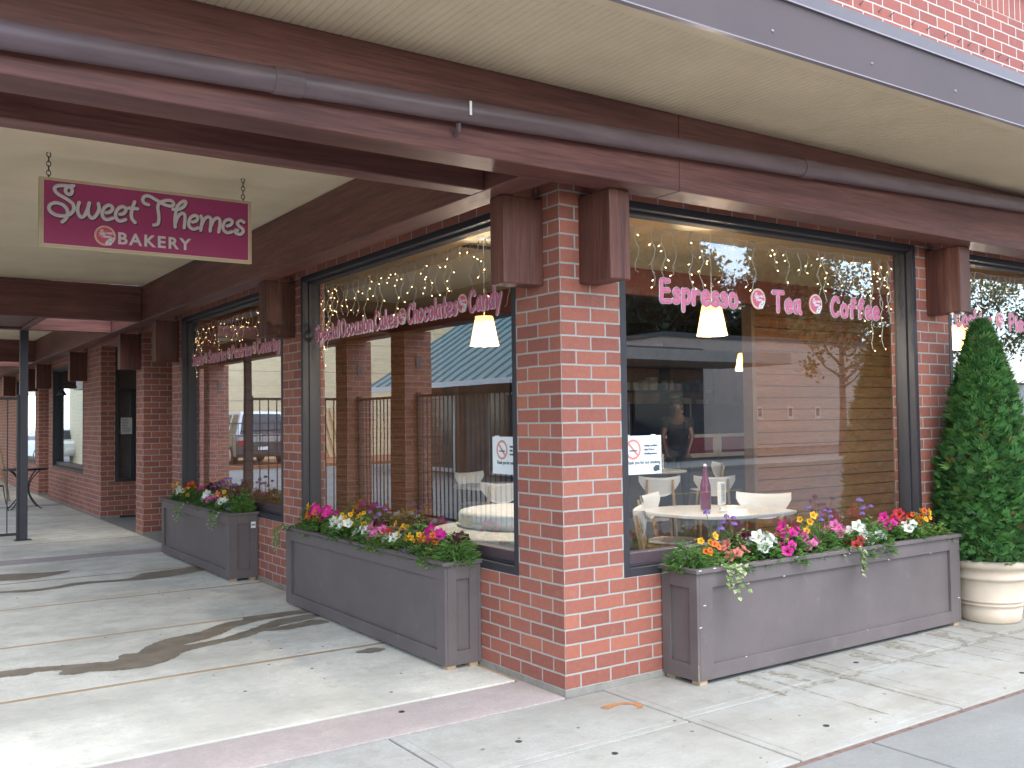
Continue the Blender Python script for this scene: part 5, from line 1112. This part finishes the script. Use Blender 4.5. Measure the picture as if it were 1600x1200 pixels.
# wrought iron cafe set
def bistro_table(x, y, label):
    t = thing('bistro_table', label, 'table', (x, y, 0), 'wrought iron tables in the walkway'); b = MB(); b.lathe([(0, .70), (.37, .70), (.385, .708), (.385, .722), (.37, .73), (0, .73)], 40, (x, y, 0)); b.build('tabletop', M['black'], t, True)
    for k in range(4):
        a = PI / 4 + k * PI / 2; pts = smooth_line([(x + r_ * math.cos(a), y + r_ * math.sin(a), z) for r_, z in ((.32, .695), (.20, .60), (.09, .42), (.13, .22), (.30, .03), (.36, .012))], 5); b = MB(); b.tube(pts, .011, 8); b.build('leg', M['black'], t, True)
    b = MB(); b.tube([(x + .10 * math.cos(k * PI / 8), y + .10 * math.sin(k * PI / 8), .42) for k in range(17)], .008, 6, cap=False); b.build('ring', M['black'], t, True); return t
bistro_table(-.72, 15.35, 'round black wrought iron table just right of the slim post'); bistro_table(-1.45, 16.7, 'round black wrought iron table partly behind the slim post')
def iron_chair(x, y, rz, label):
    t = thing('iron_chair', label, 'chair', (0, 0, 0), 'wrought iron chairs in the walkway'); b = MB(); b.lathe([(0, .44), (.19, .44), (.2, .452), (.19, .462), (0, .46)], 28); b.build('seat', M['black'], t, True)
    for sx in (-1, 1):
        b = MB(); b.tube(smooth_line([(sx * .14, -.13, .45), (sx * .16, -.16, .2), (sx * .2, -.2, .0)], 4), .009, 6); b.build('leg', M['black'], t, True)
        b = MB(); b.tube(smooth_line([(sx * .2, .24, 0), (sx * .16, .17, .25), (sx * .15, .17, .45), (sx * .16, .21, .7), (sx * .10, .235, .86), (0, .24, .89)], 4), .009, 6); b.build('leg', M['black'], t, True)
    b = MB()
    for sx in (-1, 1): b.tube([(sx * (.055 - .012 * k / 6) + sx * (.05 - .006 * k) * math.cos(k * .7), .205, .66 + (.085 - .008 * k) * math.sin(k * .7)) for k in range(12)], .006, 6)
    b.build('back_scroll', M['black'], t, True); t.location = (x, y, 0); t.rotation_euler = (0, 0, rz); return t
iron_chair(-1.30, 15.0, 2.2, 'black iron chair with scrolled back left of the slim post')
t = thing('folding_easel', 'tall wooden folding easel leaning in the walkway behind the slim post', 'easel', (-1.05, 17.6, 0)); b = MB()
for p0, p1 in (((-1.42, 17.4, 0), (-1.12, 17.62, 1.75)), ((-.74, 17.4, 0), (-1.0, 17.62, 1.75)), ((-1.06, 18.05, 0), (-1.06, 17.64, 1.72))): b.obox(p0, p1, .05, .03)
b.obox((-1.34, 17.46, .55), (-.82, 17.46, .55), .04, .03); b.build('easel_frame', M['birch'], t)
# notice on the entrance glass, wall lamp
t = thing('paper_notice', 'white paper notice taped to the dark recessed entrance window', 'notice', (.52, 12.36, 1.4)); b = MB(); b.box(.435, .60, 12.32, 12.324, 1.42, 1.70) if 0 else b.box(.31, .485, 12.3225, 12.3245, 1.36, 1.63); b.build('paper', mat('notice_grey', (.52, .52, .48), .6, .08, 12), t)
b = MB(); r = random.Random(4)
for k in range(9): b.box(.325, .325 + r.uniform(.08, .14), 12.3215, 12.3222, 1.60 - .026 * k, 1.608 - .026 * k)
b.build('print', MPk, t)
t = thing('wall_lamp', 'small dark swan-neck lamp on the brick wall over the third walkway window', 'lamp', (-.12, 14.4, 2.2)); b = MB(); b.tube(smooth_line([(0, 14.4, 2.2), (-.12, 14.4, 2.26), (-.22, 14.4, 2.22), (-.25, 14.4, 2.14)], 5), .012, 8); b.lathe([(.02, 2.16), (.05, 2.12), (.09, 2.05), (.085, 2.05), (.02, 2.14)], 20, (-.25, 14.4, 0)); b.build('lamp_body', M['black'], t, True)

# ================================================================== CAR PARK SIDE (seen in the walkway windows)
MBg = mat('beige_block', (.58, .48, .30), .8, .06, 3); MGr = mat('green_metal', (.24, .345, .335), .45, .06, 3); MDk = mat('shop_dark', (.10, .09, .095), .6, .1, 3)
t = thing('beige_building', 'tall plain beige block building across the car park', 'building', (-14, 34, 0)); b = MB(); b.box(-30, -3.9, 33, 40, -.06, 8.5); wl_ = b.build('wall', MBg, t)
b = MB()
for z in [k * .6 for k in range(1, 14)]: b.box(-30, -3.9, 32.992, 33.0, z, z + .012)
b.build('block_course', mat('beige_joint', (.44, .36, .24), .9, .05, 3), t); b = MB(); b.box(-30.1, -3.8, 32.9, 40, 8.5, 8.7); b.build('coping', MDk, t); b = MB(); b.box(-9.1, -8.75, 32.93, 32.99, 4.1, 4.5); b.build('wall_light', M['white'], t)
t = thing('green_roof_building', 'low building with a ribbed green metal roof beyond the fence', 'building', (-14, 12, 0)); b = MB(); b.box(-20, -10.9, -8, 22.6, -.06, 2.6); b.build('wall', MDk, t)
b = MB(); x0, z0, x1, z1 = -9.8, 2.55, -14.2, 5.35; b.face([(x0, 23.3, z0), (x0, -9, z0), (x1, -9, z1), (x1, 23.3, z1)][::-1]); b.face([(x1, 23.3, z1), (x1, -9, z1), (-20, -9, z0), (-20, 23.3, z0)][::-1]); b.face([(x0, 23.3, z0), (x1, 23.3, z1), (-20, 23.3, z0)]); b.face([(x0, -9, z0), (x1, -9, z1), (-20, -9, z0)][::-1])
rf_ = b.build('roof', MGr, t); b = MB()
for k in range(58): y = -8.8 + .56 * k; b.obox((x0, y, z0 + .03), (x1, y, z1 + .03), .05, .07, (0, 1, 0))
b.build('roof_seams', mat('green_seam', (.10, .17, .165), .5, .06, 3), rf_)
b = MB(); b.box(x0 - .02, x0 + .03, -9, 23.3, z0 - .12, z0 + .02); b.build('gutter', M['offwhite'], t)
for y in (2, 6.4, 10.8, 15.2, 19.6):
    b = MB(); b.box(-10.9, -10.86, y, y + 2.6, .0, 2.3); f_ = b.build('window', M['offwhite'], t); b = MB(); b.box(-10.858, -10.85, y + .12, y + 2.48, .12, 2.18); b.build('pane', mat('far_glass', (.05, .055, .06), .1, 0), f_)
for y in (-2.5, 4.6, 9.0, 13.4, 17.8): b = MB(); b.box(-10.1, -9.9, y, y + .2, 0, 2.5); b.build('porch_post', M['wood_z'], t)
b = MB(); b.box(-25, -3.4, 27.2, 32.9, -.06, .06); struct(b.build('planting_strip', mat('bark_mulch', (.30, .115, .055), .95, .3, 12)))
b = MB(); b.box(-60, -3.36, -3, 27.2, -.06, -.045); struct(b.build('car_park', M['grey']))
t = thing('lumber_boards', 'pale boards leaning against the beige wall beyond the fence', 'boards', (-12.6, 32.6, 0)); b = MB()
for k in range(4): b.obox((-13.0 + .26 * k, 32.2, .06), (-12.75 + .26 * k, 32.85, 2.1), .24, .05)
b.build('boards', M['birch'], t)
def car(loc, rz, col, label, low=None, van=False):
    t = thing('parked_car', label, 'car', (0, 0, 0), 'parked cars'); mc = mat('car_paint', col, .25, .02, 2, coat=.8); ml = mat('car_lower', low or col, .35, .02, 2, coat=.5); gl = mat('car_glass', (.03, .035, .04), .06, 0); tr_ = mat('tyre', (.02, .02, .02), .8, .1, 20); al = mat('alloy', (.5, .5, .5), .3, 0, metal=.8)
    L, Wd = 4.6, 1.84; hb = 1.02 if van else .92; ht = 1.85 if van else 1.46
    lower = [(-L / 2, .42), (-L / 2 + .05, .28), (L / 2 - .1, .26), (L / 2, .40), (L / 2 + .01, .62), (L / 2 - .12, .78), (L / 2 - 1.0, hb - .04), (L / 2 - 1.25, hb), (-L / 2 + .1, hb), (-L / 2, .8)]
    def ext(poly, w0, w1f, m, name, bev=.04):
        b = MB(); n = len(poly); A = [(x, -w0 * w1f(z), z) for x, z in poly]; Bq = [(x, w0 * w1f(z), z) for x, z in poly]; b.face(A); b.face(Bq[::-1])
        for k in range(n): j = (k + 1) % n; b.face([A[k], Bq[k], Bq[j], A[j]])
        return b.build(name, m, t, bevel=bev, seg=3)
    ext(lower, Wd / 2, lambda z: 1 - .06 * abs(z - .6), mc if not low else ml, 'body', .05)
    if van: cab = [(-L / 2 + .08, hb + .002), (L / 2 - 1.3, hb + .002), (L / 2 - 2.0, ht - .04), (L / 2 - 2.3, ht), (-L / 2 + .35, ht), (-L / 2 + .2, ht - .05)]
    else: cab = [(-L / 2 + .55, hb + .002), (L / 2 - 1.2, hb + .002), (L / 2 - 2.05, ht - .03), (L / 2 - 2.4, ht), (-L / 2 + 1.35, ht), (-L / 2 + 1.1, ht - .04)]
    wf = lambda z: .93 - .17 * (z - hb) / (ht - hb); ext(cab, Wd / 2, wf, mc, 'cabin', .05)
    xs_ = sorted(p[0] for p in cab); xr, xf = cab[0][0], cab[1][0]; z0, z1 = hb + .05, ht - .10
    q0 = lambda z: xr + (cab[-1][0] - xr) * (z - hb) / (ht - hb); q1 = lambda z: xf + (cab[2][0] - xf) * (z - hb) / (ht - hb - .03)
    for s_ in (-1, 1):
        for a0, a1 in ((.06, .46), (.50, .94)):
            b = MB(); P = [(q0(z) * (1 - a) + q1(z) * a, s_ * (Wd / 2 * wf(z) + .004), z) for a, z in ((a0, z0), (a1, z0), (a1 - .03, z1), (a0 + .03, z1))]; b.face(P if s_ < 0 else P[::-1]); b.build('side_window', gl, t)
    for nm, q, s_ in (('windscreen', q1, 1), ('rear_window', q0, -1)):
        b = MB(); P = [(q(z) + s_ * .012, e * (Wd / 2 * wf(z) - .08), z) for e, z in ((-1, z0), (1, z0), (1, z1), (-1, z1))]; b.face(P if s_ > 0 else P[::-1]); b.build(nm, gl, t)
    for x in (-L / 2 + .85, L / 2 - .85):
        for s_ in (-1, 1):
            b = MB(); b.lathe([(.0, -.1), (.30, -.11), (.33, -.08), (.33, .08), (.30, .11), (0, .1)], 28, (x, s_ * (Wd / 2 - .09), .33), axis='y'); w_ = b.build('wheel', tr_, t, True); b = MB(); b.lathe([(0, .0), (.06, .012), (.2, .006), (.215, .0)] if s_ > 0 else [(.215, 0), (.2, -.006), (.06, -.012), (0, 0)], 20, (x, s_ * (Wd / 2 + .018), .33), axis='y'); b.build('rim', al, w_, True)
    for s_ in (-1, 1): b = MB(); b.box(L / 2 - .10, L / 2 - .01, s_ * .55, s_ * .82, .62, .76); b.build('headlight', M['white'], t, bevel=.02); b = MB(); b.box(-L / 2 - .012, -L / 2 + .05, s_ * .6, s_ * .84, .7, .86); b.build('tail_light', mat('tail_red', (.35, .01, .01), .2, 0), t, bevel=.01)
    b = MB(); b.box(-L / 2 - .02, -L / 2 + .0, -.17, .17, .52, .63); b.box(L / 2 + .005, L / 2 + .03, -.17, .17, .42, .53); b.build('number_plate', M['offwhite'], t)
    t.location = loc; t.rotation_euler = (0, 0, rz); return t
car((-8.2, 29.9, .06), PI / 2 + .1, (.70, .71, .72), 'silver and black van parked in front of the beige wall', (.05, .05, .055), True)
car((-2.9, 41, -.06), 1.2, (.72, .72, .72), 'white car parked past the far end of the walkway')
car((31.5, -13.0, -.06), .05, (.08, .14, .26), 'dark blue car parked across the street from the shop')

# ================================================================== ACROSS THE STREET (seen in the street windows)
b = MB(); b.box(-60, 110, -18.5, -15.5, -.06, .06); struct(b.build('far_pavement', M['side'])); b = MB()
for k in range(24): b.box(-50 + 6 * k, -47.5 + 6 * k, -9.9, -9.78, -.06, -.052)
struct(b.build('road_marking', mat('road_paint', (.6, .5, .16), .7, .1, 5)))
MPk2 = mat('pinkish_wall', (.62, .49, .41), .85, .05, 1.5)
t = thing('pink_beige_building', 'long low pinkish building with three small wall notices across the street', 'building', (50, -30, 0)); b = MB(); b.box(27.5, 43, -38, -28, -.06, 5.3); b.build('wall', MPk2, t); b = MB(); b.box(27.4, 43.1, -38, -27.9, 5.3, 5.5); b.build('coping', MDk, t)
for x in (33.8, 36.1, 38.3): b = MB(); b.box(x, x + .42, -27.99, -27.95, 1.35, 2.0); n_ = b.build('wall_notice', M['white'], t); b = MB(); b.box(x + .08, x + .34, -27.948, -27.944, 1.5, 1.9); b.build('notice_print', MPk, n_)
t = thing('low_white_building', 'low white building beyond the pinkish one across the street', 'building', (60, -30, 0)); b = MB(); b.box(44, 78, -40, -29, -.06, 3.4); b.build('wall', M['offwhite'], t); b = MB(); b.box(43.9, 78, -40, -28.9, 3.4, 3.55); b.build('coping', MDk, t)
t = thing('flat_canopy_building', 'dark shop with a long flat pale canopy across the street', 'building', (22, -26, 0)); b = MB(); b.box(8, 26, -36, -24, -.06, 4.4); b.build('wall', MDk, t); b = MB(); b.box(7, 27, -24, -20.2, 3.55, 3.95); b.build('canopy', mat('canopy_pale', (.46, .42, .37), .7, .05, 2), t)
for x in (10, 14, 18, 22): b = MB(); b.box(x, x + 2.8, -23.99, -23.95, .4, 3.0); w_ = b.build('window', M['frame'], t); b = MB(); b.box(x + .1, x + 2.7, -23.948, -23.94, .5, 2.9); b.build('pane', mat('far_pane', (.06, .06, .07), .08, 0), w_)
MBk2 = mat('tree_bark', (.14, .095, .07), .9, .25, 6)
LT = [[leaf_mat('tree_%s_%d' % (n_, k), tuple(c * s_ for c in col), .3) for k, s_ in enumerate((.6, 1, 1.4))] for n_, col in (('olive', (.105, .135, .045)), ('dark', (.035, .060, .028)), ('green', (.065, .115, .035)))]
def tree(loc, hgt, crown_r, z_br, kind, label, seed, n=2600, leafs=.13, cone=False):
    t = thing('street_tree', label, 'tree', (0, 0, 0), 'trees across the street'); r = random.Random(seed); b = MB(); tips = []
    b.tube([(0, 0, -.06), (.03, 0, z_br * .6), (0, .04, z_br), (.05, 0, hgt * .72)], [.17, .13, .11, .04], 10)
    for k in range(16):
        a = k * 2.4 + r.uniform(-.3, .3); z = z_br + (hgt - z_br) * .62 * (k / 15); q = crown_r * (1 - .55 * k / 15) * r.uniform(.7, 1); e = Vector((q * math.cos(a), q * math.sin(a), z + (hgt - z_br) * r.uniform(.16, .32))); m_ = Vector((e.x * .45, e.y * .45, z + (e.z - z) * .3)); b.tube([(0, 0, z), m_, e], [.055, .035, .012], 6)
        tips += [m_.lerp(e, .5), e, e + Vector((r.uniform(-.5, .5), r.uniform(-.5, .5), r.uniform(.1, .6)))]
    b.build('trunk', MBk2, t, True); mb = MB(); clumps = []
    for i in range(70):
        if cone: q = r.random(); a = r.uniform(0, 6.28); R = crown_r * (1 - q) * r.uniform(.5, 1) + .2; c = Vector((R * math.cos(a), R * math.sin(a), z_br + (hgt - z_br) * q))
        else: c = r.choice(tips) + Vector((r.gauss(0, .35), r.gauss(0, .35), r.gauss(0, .35)))
        clumps.append((c, r.uniform(.35, .75) * crown_r / 2.6))
    for i in range(n):
        c, cr = r.choice(clumps); d = Vector((r.gauss(0, 1), r.gauss(0, 1), r.gauss(0, .8))).normalized(); p = c + d * cr * r.uniform(.3, 1); u = Vector((r.gauss(0, 1), r.gauss(0, 1), r.gauss(0, 1))).normalized(); leaf(mb, p, u, Vector((r.gauss(0, 1), r.gauss(0, 1), 1)), leafs * r.uniform(.7, 1.6), leafs * .8, r.choice([0, 1, 1, 2]))
    mb.build('crown', LT[kind], t); t.location = loc; return t
T1 = tree((26, -17.2, 0), 7.6, 2.5, 2.5, 0, 'slender street tree with an open olive crown, seen in the middle of the street window', 3, 3000, .15)
T2 = tree((36, -41, 0), 20, 6.5, 3, 1, 'tall dark evergreen behind the flat canopy shop, left of the others', 5, 8000, .55, True)
T3 = tree((53, -46, 0), 15, 6, 3, 2, 'broad green tree behind the pinkish building', 9, 4200, .28)
T4 = tree((57, -17.4, 0), 8.2, 2.8, 2.6, 0, 'second slender street tree along the far pavement', 14)
for src, loc, rz, s_, lab in ((T2, (41.5, -44, 0), 1, 1.1, 'tallest dark evergreen in the row behind the shops'), (T2, (31, -39, 0), 2, .95, 'dark evergreen at the street end of the row behind the shops'), (T2, (46.5, -47, 0), 3, .9, 'dark evergreen beside the broad green tree'), (T2, (51, -41, 0), 2.6, .80, 'dark evergreen behind the low white building, near side'), (T2, (58, -44, 0), 1.2, .86, 'dark evergreen behind the low white building, far side'), (T3, (61, -45, 0), 2, .9, 'broad green tree far along behind the pinkish building'), (T3, (70, -46, 0), 4, .95, 'broad green tree at the end of the pinkish building'), (T1, (66, -17.4, 0), 2.2, 1.05, 'third slender street tree along the far pavement'), (T4, (76, -17.3, 0), 1, 1, 'fourth slender street tree along the far pavement'), (T2, (26, -42, 0), 5, 1.0, 'dark evergreen nearest the shop corner in the row'), (T3, (80, -42, 0), 1, 1.1, 'broad green tree farthest down the street')):
    dup(src, loc, rz, lab, scale=(s_, s_, s_))
